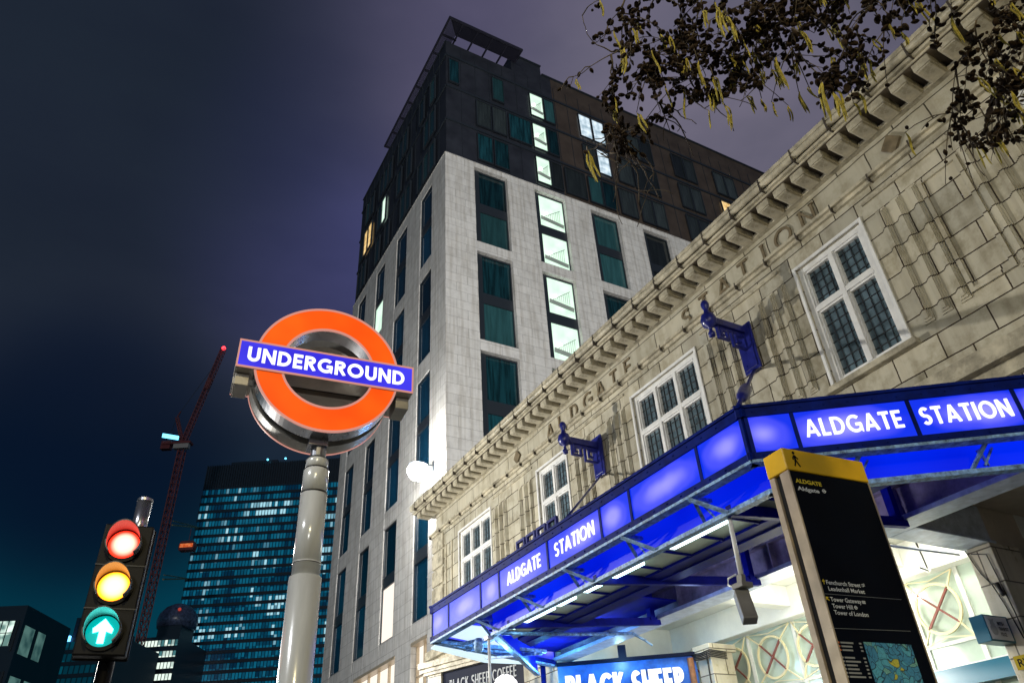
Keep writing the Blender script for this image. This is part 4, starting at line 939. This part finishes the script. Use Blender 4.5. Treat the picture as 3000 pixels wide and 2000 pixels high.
lamp('canopy_light', 'POINT', (5.9, 10.9, 4.1), 30, (.28, .6, 1), .12); lamp('canopy_light', 'POINT', (7.3, 11.9, 4.2), 70, (.12, .48, 1), .12)
lamp('canopy_light', 'POINT', (7.3, 10.4, 4.3), 34, (.18, .42, 1), .12)
lamp('canopy_light', 'POINT', (7.2, 7.8, 4.25), 22, (.40, .52, 1), .12)
lamp('canopy_light', 'POINT', (7.0, 5.2, 4.25), 20, (.62, .68, 1), .12)
MB().ball((5.36, 10.62, 4.12), .075, 12).lathe([(.05, .0), (.075, .04), (.05, .12)], Frame((5.36, 10.62, 4.13), (1, 0, 0), (0, 1, 0)), 14).build('dome_camera', M['peel'], can, smooth=True)
dp = thing('hanging_pole', (5.35, 10.26, 4.19), 'thin white pole hanging under the left end of the blue canopy', 'pole')
MB().tube([(5.35, 10.26, 4.19), (5.35, 10.26, 3.1)], .022, 8).build('tube', M['white'], dp, smooth=True); MB().box(5.3, 5.4, 10.2, 10.32, 4.15, 4.2).build('fixing_plate', M['white'], dp)
# grey box hanging on a white drop pole
sp_ = thing('hanging_box', (5.35, 5.07, 4.18), 'long grey box hung under the canopy by a white pole beside the black map sign', 'speaker')
MB().tube([(5.35, 5.06, 4.2), (5.35, 5.08, 3.60)], .022, 10).build('drop_pole', M['white'], sp_, smooth=True)
MB().bar((5.35, 5.08, 3.61), (5.35, 5.10, 3.50), .07, .05).box(5.28, 5.42, 5.02, 5.16, 3.48, 3.53).build('pivot', M['greybox'], sp_, bevel=.006)
MB().bar((5.36, 5.14, 3.46), (5.30, 5.04, 3.17), .135, .11).build('box', M['greybox'], sp_, bevel=.012)
MB().bar((5.362, 5.145, 3.475), (5.355, 5.13, 3.44), .10, .085).build('box_cap', M['white'], sp_, bevel=.012)
wire('cable', [(5.33, 5.12, 3.62), (5.30, 5.2, 3.60), (5.29, 5.21, 3.54), (5.32, 5.15, 3.49)], .010, sp_, M['white'])

# ================================================================== ORNATE BLUE WALL BRACKETS (canopy stays)
def stay_bracket(y, ball_px, rod_to, label, crest=False):
    b = thing('stay_bracket', (SX, y, 7.25), label, 'bracket', 'ornate blue canopy brackets on the upper wall')
    f_ = SF.off(-y, 7.25, .0)
    MB().box(-.16, .16, 0, .82, .068, .10, f_).box(-.12, .12, .05, .77, .10, .115, f_).box(-.08, .08, .02, .8, -.002, .068, f_).build('wall_plate', M['bracketblue'], b, bevel=.006)
    B_ = on_y(*ball_px, y); zA = B_.z; ln_ = SX - B_.x
    MB().bar((SX - .09, y, zA), (B_.x + .07, y, zA), .12, .12).bar((SX - .1, y, zA - .09), (B_.x + .2, y, zA - .09), .05, .05).build('arm', M['bracketblue'], b, bevel=.01)
    mb = MB().lathe([(.02, -.30), (.05, -.28), (.05, -.22), (.025, -.19), (.03, -.13), (.10, -.09), (.125, 0), (.10, .09), (.05, .13), (.035, .2), (.06, .25), (.065, .31), (.04, .36), (.01, .38)], Frame((B_.x, y, zA), (1, 0, 0), (0, 1, 0)), 14); mb.build('finial', M['bracketblue'], b, smooth=True)
    mb = MB(); kf = Frame((SX - .115, y, zA - .06), (-1, 0, 0), (0, 0, 1)); t = .018
    for s_, x0 in ((ln_ * .36, 0.0), (ln_ * .26, ln_ * .44)):
        pts = [(x0 + .9 * s_, 0), (x0 + .9 * s_, -s_), (x0, -s_), (x0, -.25 * s_), (x0 + .6 * s_, -.25 * s_), (x0 + .6 * s_, -.68 * s_), (x0 + .3 * s_, -.68 * s_)]
        mb.stroke(pts, t, kf, -.022, .022)
    mb.build('key_scroll', M['bracketblue'], b)
    r = Vector(rod_to); s = Vector((SX - .08, y, 7.27)); d = (r - s)
    rod = MB().tube([s, r], .026 if not crest else .018, 8)
    if not crest: rod.tube([s + d * .42, s + d * .50, s + d * .66, s + d * .72], [.03, .075, .075, .03], 8)
    rod.build('stay_rod', M['bracketblue'], b, smooth=True)
    if crest:
        mb = MB()
        for k in range(4):
            q = r + Vector((0, .28 * k, 0)); mb.stroke([(0, 0), (0, .16), (.2, .16), (.2, .05), (.1, .05)], .018, Frame(q + Vector((0, .2, 0)), (0, -1, 0), (0, 0, 1)), -.02, .02); mb.bar(q + Vector((0, 0, .02)), q + Vector((0, .28, .02)), .04)
        mb.build('cresting', M['bracketblue'], b)
stay_bracket(6.36, (2076, 939), (5.12, 4.5, 4.95), 'right blue iron bracket with key scroll above the canopy corner')
rr_ = on_x(1632, 1545, 5.1); stay_bracket(10.42, (1653, 1287), (5.1, rr_.y, 4.95), 'smaller looking blue iron bracket above the left canopy lettering', True)

# ================================================================== ROUND SIGN ON ITS POLE
az = R_(-6); UU = Vector((math.cos(az), math.sin(az), 0)); UC = Vector((1.06, 4.23, 4.32))
us = thing('underground_sign', (UC.x, UC.y + .16, G), 'illuminated orange ring with blue lettered bar on a tall grey pole', 'sign')
UFm = Frame(UC, UU, (0, 0, 1)); BFm = Frame(UC - UFm.n * .34, -UU, (0, 0, 1))
r0, r1 = .303, .476
for fr, nm in ((UFm, 'front'), (BFm, 'back')):
    MB().ring(r0, r1, fr, -.13, .0, 96).build('ring_casing', M['steel'] if nm == 'front' else M['casing'], us, smooth=False)
    MB().ring(r0 + .010, r1 - .010, fr, .0, .004, 96).build('ring_face', M['orange'], us)
    MB().ring(r1 - .0095, r1 + .004, fr, -.004, .009, 96).ring(r0 - .004, r0 + .0095, fr, -.004, .009, 96).build('ring_rim', M['rim'], us)
    mb = MB().box(-.583, .583, -.104, .104, -.135, .016, fr); mb.build('bar_casing', M['casing'], us, bevel=.004)
    mb = MB().box(-.583, .583, .092, .104, .016, .024, fr).box(-.583, .583, -.104, -.092, .016, .024, fr).box(-.583, -.572, -.092, .092, .016, .024, fr).box(.572, .583, -.092, .092, .016, .024, fr); mb.build('bar_rim', M['rim'], us)
    MB().box(-.572, .572, -.092, .092, .0162, .020, fr).build('bar_face', M['ublue'], us)
    mb = MB(); lettering(mb, 'UNDERGROUND', fr.off(-.522, -.054, .0202), .108, 1.04, h=.098, gap=.13, depth=.004); mb.build('lettering', M['signwhite'], us)
mb = MB().box(-.40, .40, -.07, .07, -.21, -.13, UFm); mb.build('spacer', M['rubber'], us)
for s_ in (-1, 1): MB().box(s_ * .53 - .045, s_ * .53 + .045, -.19, -.105, -.24, -.06, UFm).build('end_bracket', M['casing'], us, bevel=.005)
px_, py_ = UC.x - UFm.n.x * .17 - .012 * UU.x, UC.y - UFm.n.y * .17
PPole = on_plane(934, 1312, (px_, py_), UU)
PLF = Frame((PPole.x, PPole.y, 0), (1, 0, 0), (0, 1, 0)); zt_ = UC.z - .60
z1_ = on_plane(921, 1378, (px_, py_), UU).z; z2_b = on_plane(913, 1444, (px_, py_), UU).z; z3_b = on_plane(897, 1691, (px_, py_), UU).z
MB().lathe([(.07, zt_), (.05, zt_ + .02), (.05, UC.z - .46)], PLF, 24).box(-.06, .06, -.52, -.45, -.24, -.10, UFm).build('stem', M['steel'], us, smooth=False)
mb = MB().lathe([(.070, z1_ + .006), (.070, zt_ - .012), (.066, zt_ + .004)], PLF, 40)
mb.lathe([(.079, z2_b), (.079, z1_ - .006), (.074, z1_)], PLF, 40).lathe([(.082, z3_b), (.082, z2_b - .012)], PLF, 40).lathe([(.094, G + .3), (.094, z3_b - .004), (.088, z3_b)], PLF, 40).lathe([(.13, G), (.13, G + .3), (.10, G + .32)], PLF, 40)
mb.lathe([(.0838, z3_b + .065), (.0838, z3_b + .085)], PLF, 40)
mb.build('pole', M['pole'], us, smooth=True)
for pr_ in ([(.074, z1_ - .004), (.074, z1_ + .010)], [(.0815, z2_b - .012), (.0835, z2_b - .006), (.0815, z2_b)], [(.0845, z3_b + .072), (.0845, z3_b + .077)]): MB().lathe(pr_, PLF, 40).build('pole_band', M['rubber'], us, smooth=True)

# ================================================================== TRAFFIC LIGHT
a8 = R_(-8); TLU = Vector((math.cos(a8), math.sin(a8), 0)); TC = Vector((.137, 5.6, 0)); TLF = Frame(TC, TLU, (0, 0, 1))
tl = thing('traffic_light', (TC.x + .03, TC.y + .14, G), 'black traffic light showing red, amber and a green ahead arrow together', 'traffic light')
MB().box(-.155, .155, 2.74, 3.60, -.14, -.03, TLF).box(-.165, .165, 2.73, 3.61, -.16, -.139, TLF).build('housing', M['tlblack'], tl, bevel=.012)
for z in (3.315, 3.03): MB().box(-.155, .155, z - .004, z + .004, -.03, -.024, TLF).build('housing_seam', M['rubber'], tl)
for z, mt, nm in ((3.455, M['red_l'], 'red'), (3.17, M['amber_l'], 'amber'), (2.885, M['green_l'], 'green')):
    lf = TLF.off(-.01, z, -.03)
    sg = MB().ring(.098, .122, lf, -.002, .022, 40).build('signal', M['tlblack'], tl, at=lf.o, label=nm + ' signal, lit')
    if nm != 'green':
        MB().lathe([(.098, .0), (.09, .012), (.06, .024), (.001, .03)], lf, 32).build('lens', mt, sg, smooth=True, at=lf.o)
    else:
        MB().lathe([(.098, .0), (.001, .004)], lf, 32).build('lens', emit('dark_green_lens', (.0, .45, .42), 1.0), sg, at=lf.o)
        MB().prism([(-.020, -.075), (.020, -.075), (.020, .0), (.055, -.012), (.06, .015), (.0, .078), (-.06, .015), (-.055, -.012), (-.020, .0)], lf, .008, .014).build('arrow', mt, sg, at=lf.o)
    n = 36; vs, fs = [], []
    for k in range(n + 1):
        t = -45 + 270 * k / n; L_ = .09 + .10 * max(0, math.sin(R_(t))) + .02
        c, s = math.cos(R_(t)), math.sin(R_(t))
        vs += [lf.p(.102 * c, .102 * s, .02), lf.p(.112 * c, .112 * s, .02), lf.p(.110 * c, .110 * s, L_), lf.p(.102 * c, .102 * s, L_)]
    for k in range(n):
        i, j = 4 * k, 4 * k + 4; fs += [(i, j, j + 1, i + 1), (i + 1, j + 1, j + 2, i + 2), (i + 2, j + 2, j + 3, i + 3), (i + 3, j + 3, j, i)]
    mb = MB(); mb.add(vs, fs + [(0, 1, 2, 3), (4 * n + 3, 4 * n + 2, 4 * n + 1, 4 * n)]); mb.build('visor', M['visor'], sg, at=lf.o)
tp = TLF.p(.035, 0, -.23)
MB().tube([(tp.x, tp.y, G), (tp.x, tp.y, 3.5)], .050, 20).build('post', M['tlblack'], tl, smooth=True)
MB().tube([(tp.x, tp.y, 3.5), (tp.x, tp.y, 3.85)], .052, 20).build('post_sleeve', M['steel'], tl, smooth=True)
MB().lathe([(.055, 3.85), (.055, 3.87), (.03, 3.885)], Frame((tp.x, tp.y, 0), (1, 0, 0), (0, 1, 0)), 20).build('post_cap', M['steel'], tl)
for z in (2.85, 3.5): MB().box(-.03, .10, z - .03, z + .03, -.23, -.139, TLF).build('clamp', M['tlblack'], tl)

# ================================================================== WAYFINDING SIGN
MO = Vector((2.547, 2.014, 0)); MU = Vector((.997, -.073, 0)).normalized(); MF = Frame(MO, MU, (0, 0, 1)); MW, MD, MT = .476, .115, 3.0
ms = thing('wayfinding_sign', MF.p(MW / 2, G, -MD / 2), 'tall dark blue map sign with a yellow head standing in front of the canopy', 'sign')
def mpos(px, py):
    p = on_plane(px, py, MO, MU); return ((p - MO).dot(MU), p.z)
zb = 2.893
MB().box(.004, MW - .004, G, zb, -.03, .0, MF).build('front_panel', M['signblack'], ms)
mb = MB().box(-.004, .004, G, zb, -.034, .003, MF).box(-.002, .012, G, zb, -.052, -.034, MF).box(-.002, .012, G, zb, -MD - .003, -.088, MF).box(MW - .004, MW + .003, G, zb, -.052, .003, MF).box(MW - .012, MW + .002, G, zb, -MD - .003, -.088, MF); mb.build('edge_trim', M['champ'], ms)
MB().box(.012, MW - .012, G, zb, -MD, -.031, MF).build('core', M['rubber'], ms)
mb = MB().prism([(-.006, .006), (-.006, -.09), (.01, -MD - .004), (MW - .01, -MD - .004), (MW + .004, -.09), (MW + .004, .006)], Frame(MF.p(0, zb + .002, 0), MF.u, MF.n), -(MT - zb), 0) if False else MB().box(-.007, MW + .005, zb + .002, MT, -MD - .006, .006, MF)
mb.build('yellow_head', M['yellow'], ms, bevel=.006)
ft, fz = mpos(2240 + 330 / 3.824, 1290 + 215 / 3.824)      # walking figure
wf = MF.off(ft, fz, .0065); s_ = .060
mb = MB().lathe([(.007, 0), (.007, .0015)], wf.off(-.002, .030), 14)
for k, st in enumerate(([(-.001, .020), (.0, .0)], [(.0, .002), (.008, -.016), (.020, -.034)], [(-.001, .001), (-.004, -.018), (-.012, -.034)], [(-.002, .018), (-.012, .006), (-.012, -.004)], [(.0, .018), (.010, .008), (.017, .002)])):
    mb.stroke(st, (.0055, .0035, .0035, .0026, .0026)[k], wf, 0, .0008 + .0003 * k)
mb.build('walking_figure', M['signblack'], ms)
def mtext(body, p0, p1, size, mat, bold=.001):
    a = mpos(*p0); b = mpos(*p1); mb = MB(); text_mb(mb, body, size * 1.12, MF.off(a[0], a[1], .0015), bold, (b[0] - a[0]) * 1.03); return mb.build('lettering', mat, ms)
c4_ = lambda x, y: (2240 + x / 3.824, 1290 + y / 3.824)
c5_ = lambda x, y: (2350 + x / 4.48, 1650 + y / 4.48)
mtext('ALDGATE', c4_(352, 467), c4_(635, 507), .0225, M['print_y'], .0012)
mtext('Aldgate', c4_(374, 552), c4_(612, 585), .0225, M['print_w'], .0008)
def roundel_mark(p, r):
    a = mpos(*p); f_ = MF.off(a[0], a[1], .0015); MB().ring(r * .6, r, f_, 0, .001, 24).box(-r * 1.25, r * 1.25, -r * .2, r * .2, .0, .0014, f_).build('station_mark', M['print_w'], ms)
roundel_mark(c4_(662, 568), .0095)
mtext('Fenchurch Street', c5_(315, 268), c5_(750, 305), .021, M['print_w'], .0004)
mtext('Leadenhall Market', c5_(345, 352), c5_(808, 392), .021, M['print_w'], .0004)
mtext('Tower Gateway', c5_(375, 492), c5_(772, 528), .021, M['print_w'], .0004)
mtext('Tower Hill', c5_(400, 580), c5_(662, 604), .021, M['print_w'], .0004)
mtext('Tower of London', c5_(425, 665), c5_(860, 698), .021, M['print_w'], .0004)
roundel_mark(c5_(700, 578), .0075)
a = mpos(*c5_(795, 285)); f_ = MF.off(a[0], a[1], .0015)      # railway arrows
MB().box(-.010, .010, .002, .0035, 0, .001, f_).box(-.010, .010, -.0035, -.002, 0, .001, f_).stroke([(.006, .007), (-.003, .0028)], .0008, f_, 0, .0014).stroke([(-.004, -.0028), (.006, -.0002)], .0008, f_, 0, .0014).stroke([(-.005, -.007), (.004, -.0028)], .0008, f_, 0, .0018).build('railway_mark', M['print_w'], ms)
a = mpos(*c5_(790, 525)); f_ = MF.off(a[0], a[1], .0015); MB().box(0, .017, 0, .011, 0, .001, f_).build('rail_tag', M['print_w'], ms); mb = MB(); text_mb(mb, 'DLR', .008, f_.off(.001, .0025, .0015), 0, .015); mb.build('lettering', M['signblack'], ms)
for (p, ang) in ((c5_(278, 240), 0), (c5_(332, 462), 45)):
    a = mpos(*p); t = R_(ang); f_ = Frame(MF.p(a[0], a[1], .0015), MF.u * math.cos(t) + Vector((0, 0, 1)) * math.sin(t), Vector((0, 0, 1)) * math.cos(t) - MF.u * math.sin(t))
    MB().box(-.0016, .0016, -.009, .008, 0, .001, f_).stroke([(-.007, .001), (0, .009), (.007, .001)], .0016, f_, 0, .0014).build('arrow_mark', M['print_y'], ms)
for p, q in ((c5_(295, 395), c5_(1300, 472)), (c5_(360, 845), c5_(1420, 886))):
    a, b = mpos(*p), mpos(*q); MB().bar(MF.p(a[0], a[1], .001), MF.p(b[0], b[1], .001), .001, .0012).build('rule_line', M['print_g'], ms)
mA, mB_ = mpos(*c5_(797, 1026)), mpos(*c5_(1418, 1050))
def map_mat():
    mt = D.materials.new('printed_street_map'); mt.use_nodes = True; nt = mt.node_tree; b = nt.nodes['Principled BSDF']; L = nt.links.new
    tc = nn(nt, 'ShaderNodeTexCoord'); nz = nn(nt, 'ShaderNodeTexNoise'); L(tc.outputs['Object'], nz.inputs[0]); nz.inputs['Scale'].default_value = 9
    mxv = nn(nt, 'ShaderNodeMix', data_type='RGBA'); mxv.inputs[0].default_value = .13; L(tc.outputs['Object'], mxv.inputs[6]); L(nz.outputs['Color'], mxv.inputs[7])
    v1 = nn(nt, 'ShaderNodeTexVoronoi', feature='DISTANCE_TO_EDGE'); L(mxv.outputs[2], v1.inputs[0]); v1.inputs['Scale'].default_value = 34
    v2 = nn(nt, 'ShaderNodeTexVoronoi'); L(mxv.outputs[2], v2.inputs[0]); v2.inputs['Scale'].default_value = 34
    v3 = nn(nt, 'ShaderNodeTexVoronoi', feature='DISTANCE_TO_EDGE'); L(mxv.outputs[2], v3.inputs[0]); v3.inputs['Scale'].default_value = 70
    sp = nn(nt, 'ShaderNodeSeparateXYZ'); L(v2.outputs['Color'], sp.inputs[0])
    base = ramp(nt, [(0, (.06, .30, .52)), (.5, (.10, .44, .62)), (.8, (.2, .5, .46)), (.93, (.6, .58, .08))], 'CONSTANT'); L(sp.outputs[0], base.inputs[0])
    e1 = ramp(nt, [(.03, (.12, .16, .2)), (.055, (1, 1, 1))]); L(v1.outputs['Distance'], e1.inputs[0])
    e3 = ramp(nt, [(.02, (.55, .6, .65)), (.06, (1, 1, 1))]); L(v3.outputs['Distance'], e3.inputs[0])
    m1 = nn(nt, 'ShaderNodeMix', data_type='RGBA', blend_type='MULTIPLY'); m1.inputs[0].default_value = 1; L(base.outputs[0], m1.inputs[6]); L(e1.outputs[0], m1.inputs[7])
    m2 = nn(nt, 'ShaderNodeMix', data_type='RGBA', blend_type='MULTIPLY'); m2.inputs[0].default_value = 1; L(m1.outputs[2], m2.inputs[6]); L(e3.outputs[0], m2.inputs[7])
    L(m2.outputs[2], b.inputs['Base Color']); b.inputs['Roughness'].default_value = .3; return mt
MB().box(mA[0], mB_[0], mA[1] - .42, mA[1], .0005, .002, MF).build('street_map', map_mat(), ms)
mb = MB(); mr = MB(); z = mA[1]; l0 = mpos(*c5_(445, 1030))[0]
for k in range(24):
    zz = z - .004 - k * .0135
    if k in (3, 10): continue
    w = .05 + .035 * rnd.random(); mb.box(l0 + .022, l0 + .022 + w, zz - .006, zz, 0, .0012, MF); mb.box(mA[0] - .024, mA[0] - .012, zz - .006, zz, 0, .0012, MF)
    (mr if k < 3 else mb).box(l0, l0 + .016, zz - .006, zz, 0, .0012, MF)
mb.build('index_list', M['print_g'], ms); mr.build('index_numbers', M['print_r'], ms)

# ================================================================== TREE OVER THE CAMERA
trunk0 = Vector((2.9, -1.6, G))
tree = thing('alder_tree', trunk0, 'alder branches with dark cones and yellow catkins hanging in from the top right', 'tree')
def wob(p, q, n, a, r):
    out = []
    for i in range(n + 1):
        t = i / n; v = p.lerp(q, t)
        if 0 < i < n: v = v + Vector((rnd.uniform(-a, a), rnd.uniform(-a, a), rnd.uniform(-a, a)))
        out.append(v)
    return out
tk = [trunk0, Vector((2.92, -1.55, 2.2)), Vector((2.85, -1.4, 3.6)), Vector((2.7, -1.1, 4.8)), Vector((2.6, -.9, 6.4))]
MB().tube(tk, [.17, .13, .11, .085, .05], 12).build('trunk', M['bark'], tree, smooth=True)
fork = tk[3]; bm_ = MB(); con = MB(); ends = []
DEP = 2.35
def P2(x, y, d=0): return at_depth(x, y, DEP + d)
# main limbs: from the trunk, in over the top of the frame, then along these image paths
paths = [
    [(2900, -330, .0), (2560, -160, .0), (2300, -60, .05), (2080, 60, .05), (1900, 130, .1), (1790, 160, .1)],
    [(2700, -350, .1), (2420, -120, .1), (2240, 40, .1), (2080, 190, .1), (1930, 300, .1), (1830, 400, .1)],
    [(2480, -380, .2), (2200, -200, .2), (1980, -90, .2), (1830, 0, .2), (1790, 60, .2)],
    [(3000, -300, -.1), (2740, -130, -.1), (2560, 0, -.1), (2480, 130, -.1), (2440, 230, -.1)],
    [(3150, -250, .05), (2980, -70, .05), (2860, 60, .05), (2800, 200, .05), (2790, 330, .05)],
    [(3250, -120, .1), (3120, 30, .1), (2980, 130, .1), (2920, 250, .1), (2890, 380, .1)],
    [(2600, -300, .15), (2400, -100, .15), (2260, 40, .15), (2180, 160, .2), (2150, 250, .2)],
    [(2300, -300, .1), (2120, -100, .1), (2010, 40, .1), (1950, 140, .1), (1905, 210, .1)],
    [(1860, 130, .1), (1790, 160, .1), (1730, 195, .1), (1680, 225, .1), (1660, 260, .1)],
    [(1810, 150, .12), (1770, 140, .12), (1735, 120, .12), (1715, 80, .12), (1706, 46, .12)],
    [(1830, 390, .1), (1800, 430, .1), (1760, 450, .1), (1720, 440, .1)],
    [(3300, 0, .05), (3150, 120, .05), (3010, 240, .05), (2950, 330, .05)],
    [(3200, -200, .15), (3050, -60, .15), (2950, 20, .15), (2890, 120, .15)],
    [(2850, -300, .1), (2700, -140, .1), (2620, -20, .1), (2590, 90, .1)],
    [(2450, -300, -.05), (2360, -90, -.05), (2330, 40, -.05), (2320, 140, -.05)],
]
TW = []                                    # twig stations where things hang: (point, thickness)
for i, pth in enumerate(paths):
    pts = [P2(*q) for q in pth]
    if i not in (8, 9, 10): pts = [fork.lerp(pts[0], .0), fork.lerp(pts[0], .5) + Vector((0, 0, .12))] + pts
    fine = []
    for a, b in zip(pts, pts[1:]):
        n = max(2, int((b - a).length / .06)); seg = wob(a, b, n, .012, 0); fine += seg[:-1]
    fine.append(pts[-1]); N = len(fine)
    big = .016 if i not in (8, 9, 10) else .0035
    bm_.tube(fine, [max(.0014, big * (1 - j / (N - 1)) ** 1.5) for j in range(N)], 5)
    for j, p in enumerate(fine): TW.append((p, i, j / (N - 1)))
def px_of(p):
    v = p - EYE; z = v.dot(CZ); return 1500 + F_PX * v.dot(CX) / z, 1000 + F_PX * v.dot(CY) / z, z
def hang_limit(x):                          # how low the foliage hangs at each place along the eaves
    pts = [(1640, 150), (1750, 210), (1800, 460), (1900, 450), (1990, 290), (2100, 300), (2200, 260), (2330, 290), (2480, 330), (2560, 200), (2700, 160), (2760, 260), (2800, 420), (2900, 430), (3060, 400)]
    for (x0, y0), (x1, y1) in zip(pts, pts[1:]):
        if x0 <= x <= x1: return y0 + (y1 - y0) * (x - x0) / (x1 - x0)
    return 150 if x < 1640 else 330
def cone(c, s):
    ax = Vector((rnd.uniform(-1, 1), rnd.uniform(-1, 1), rnd.uniform(-1.2, .3))).normalized(); sd = ax.orthogonal(); s = s * .72
    con.lathe([(.002 * s, -.015 * s), (.0085 * s, -.008 * s), (.0095 * s, .001 * s), (.007 * s, .010 * s), (.001 * s, .017 * s)], Frame(c, sd, ax.cross(sd).cross(sd) if False else ax.cross(sd)), 6)
def leaf(c, s):
    u = Vector((rnd.uniform(-1, 1), rnd.uniform(-1, 1), rnd.uniform(-1, 1))).normalized(); v = u.orthogonal().normalized(); v.rotate(Matrix.Rotation(rnd.uniform(0, 6.28), 3, u)); n = u.cross(v)
    k = .016 * s; con.add([c, c + u * k * .5 + v * k * .55 + n * k * .12, c + u * k * 1.25 + v * k * .42, c + u * k * 1.6, c + u * k * 1.25 - v * k * .42, c + u * k * .5 - v * k * .55 + n * k * .12], [(0, 1, 2, 3), (0, 3, 4, 5)])
catk = []
def sub_twig(p, lng, r, lvl):
    d = Vector((rnd.uniform(-1, 1), rnd.uniform(-1, 1), rnd.uniform(-1.3, .25))).normalized(); pts = [p]; q = p
    n = max(3, int(lng / .025))
    for k in range(n):
        d = (d + Vector((rnd.uniform(-.35, .35), rnd.uniform(-.35, .35), rnd.uniform(-.40, .14)))).normalized(); q = q + d * lng / n; pts.append(q)
    bm_.tube(pts, [max(.0013, r * (1 - .7 * k / n)) for k in range(n + 1)], 4)
    for k in range(1, n + 1):
        x, y, z = px_of(pts[k])
        if not (1600 < x < 3120 and -160 < y): continue
        if y > hang_limit(x): continue
        if rnd.random() < .76:
            for _ in range(rnd.choice((1, 1, 2, 3))):
                c = pts[k] + Vector((rnd.uniform(-.02, .02), rnd.uniform(-.02, .02), rnd.uniform(-.02, .012)))
                bm_.tube([pts[k], c], .0010, 3, False); cone(c, rnd.uniform(.7, 1.25))
        if rnd.random() < .48: leaf(pts[k], rnd.uniform(.6, 1.25))
    x, y, z = px_of(q)
    if 1620 < x < 3080 and -40 < y < hang_limit(x) + 40 and rnd.random() < .36: catk.append(q)
    if lvl:
        for _ in range(rnd.choice((1, 2, 2))): sub_twig(pts[rnd.randrange(1, n)], lng * rnd.uniform(.4, .7), r * .55, lvl - 1)
for (p, i, t) in TW:
    x, y, z = px_of(p)
    if z < .3 or not (1600 < x < 3150 and -200 < y < 560): continue
    if i in (8, 9): continue
    dens = .95 if i != 10 else .7
    if x < 1780: dens *= .35
    for _ in range(2):
        if rnd.random() < dens * .85: sub_twig(p, rnd.uniform(.09, .26), .0036, 1)
# catkins: pendent tassels, a few meshes shared by all
cprot = []
for v in range(4):
    mb = MB(); L_ = (.085, .11, .135, .10)[v]; n = 9
    for st in range((2, 1, 3, 2)[v]):
        pts = []; dx, dy = ((0, 0), (.011, .004), (-.008, .009))[st]; l2 = L_ * (1, .85, .92)[st]
        for k in range(n + 1): pts.append(Vector((dx * min(1, k / 2) + .004 * math.sin(k * .5 + v + st), dy * min(1, k / 2) + .004 * math.cos(k * .6 + v * 2), -l2 * k / n)))
        mb.tube(pts, [.0012, .0030, .0038, .0044, .0041, .0044, .0040, .0040, .0032, .0012], 7)
    o = mb.build('catkin', M['catkin'], tree, smooth=False, at=(0, 0, 0)); cprot.append(o)
extra = [(1690, 232), (1645, 262), (1760, 0), (1822, 185), (1800, 410), (1722, 445), (1905, 420), (1965, 390), (1865, 330), (2090, 225), (2105, 280), (2045, 180), (2180, 120), (2200, 60), (2260, 300), (2310, 310), (2340, 270), (2370, 255), (2445, 275), (2500, 300), (2580, 20), (2720, 10), (2650, 390), (2790, 440), (2860, 560), (2770, 540), (2700, 380), (2910, 420), (2960, 270), (2980, 330), (2520, 240), (2600, 250), (2230, 210), (2010, 110), (1950, 250), (2150, 150)]
for (x, y) in extra:
    q = P2(x, y, rnd.uniform(-.05, .12)); near = min(TW, key=lambda t: (t[0] - q - Vector((0, 0, .12))).length)[0]
    bm_.tube([near, near.lerp(q, .35) + Vector((0, 0, .02)), near.lerp(q, .75) + Vector((0, 0, .015)), q], [.0024, .0020, .0016, .0012], 4)
    for t in (.3, .5, .7, .9):
        if rnd.random() < .6: cone(near.lerp(q, t) + Vector((rnd.uniform(-.015, .015), rnd.uniform(-.015, .015), rnd.uniform(-.02, .01))), rnd.uniform(.7, 1.1))
    catk.append(q)
bm_.build('branch', M['bark'], tree, smooth=True)
con.build('cone_cluster', M['cone'], tree)
rnd.shuffle(catk); used = 0
for q in catk[:100]:
    src = cprot[used % 4]
    if used < 4: o = src
    else: o = src.copy(); col.objects.link(o); o.parent = tree
    o.location = q - trunk0; s = rnd.uniform(.7, 1.15); o.scale = (s * .8, s * .8, s); o.rotation_euler = (rnd.uniform(-.12, .12), rnd.uniform(-.12, .12), rnd.uniform(0, 6.28)); used += 1
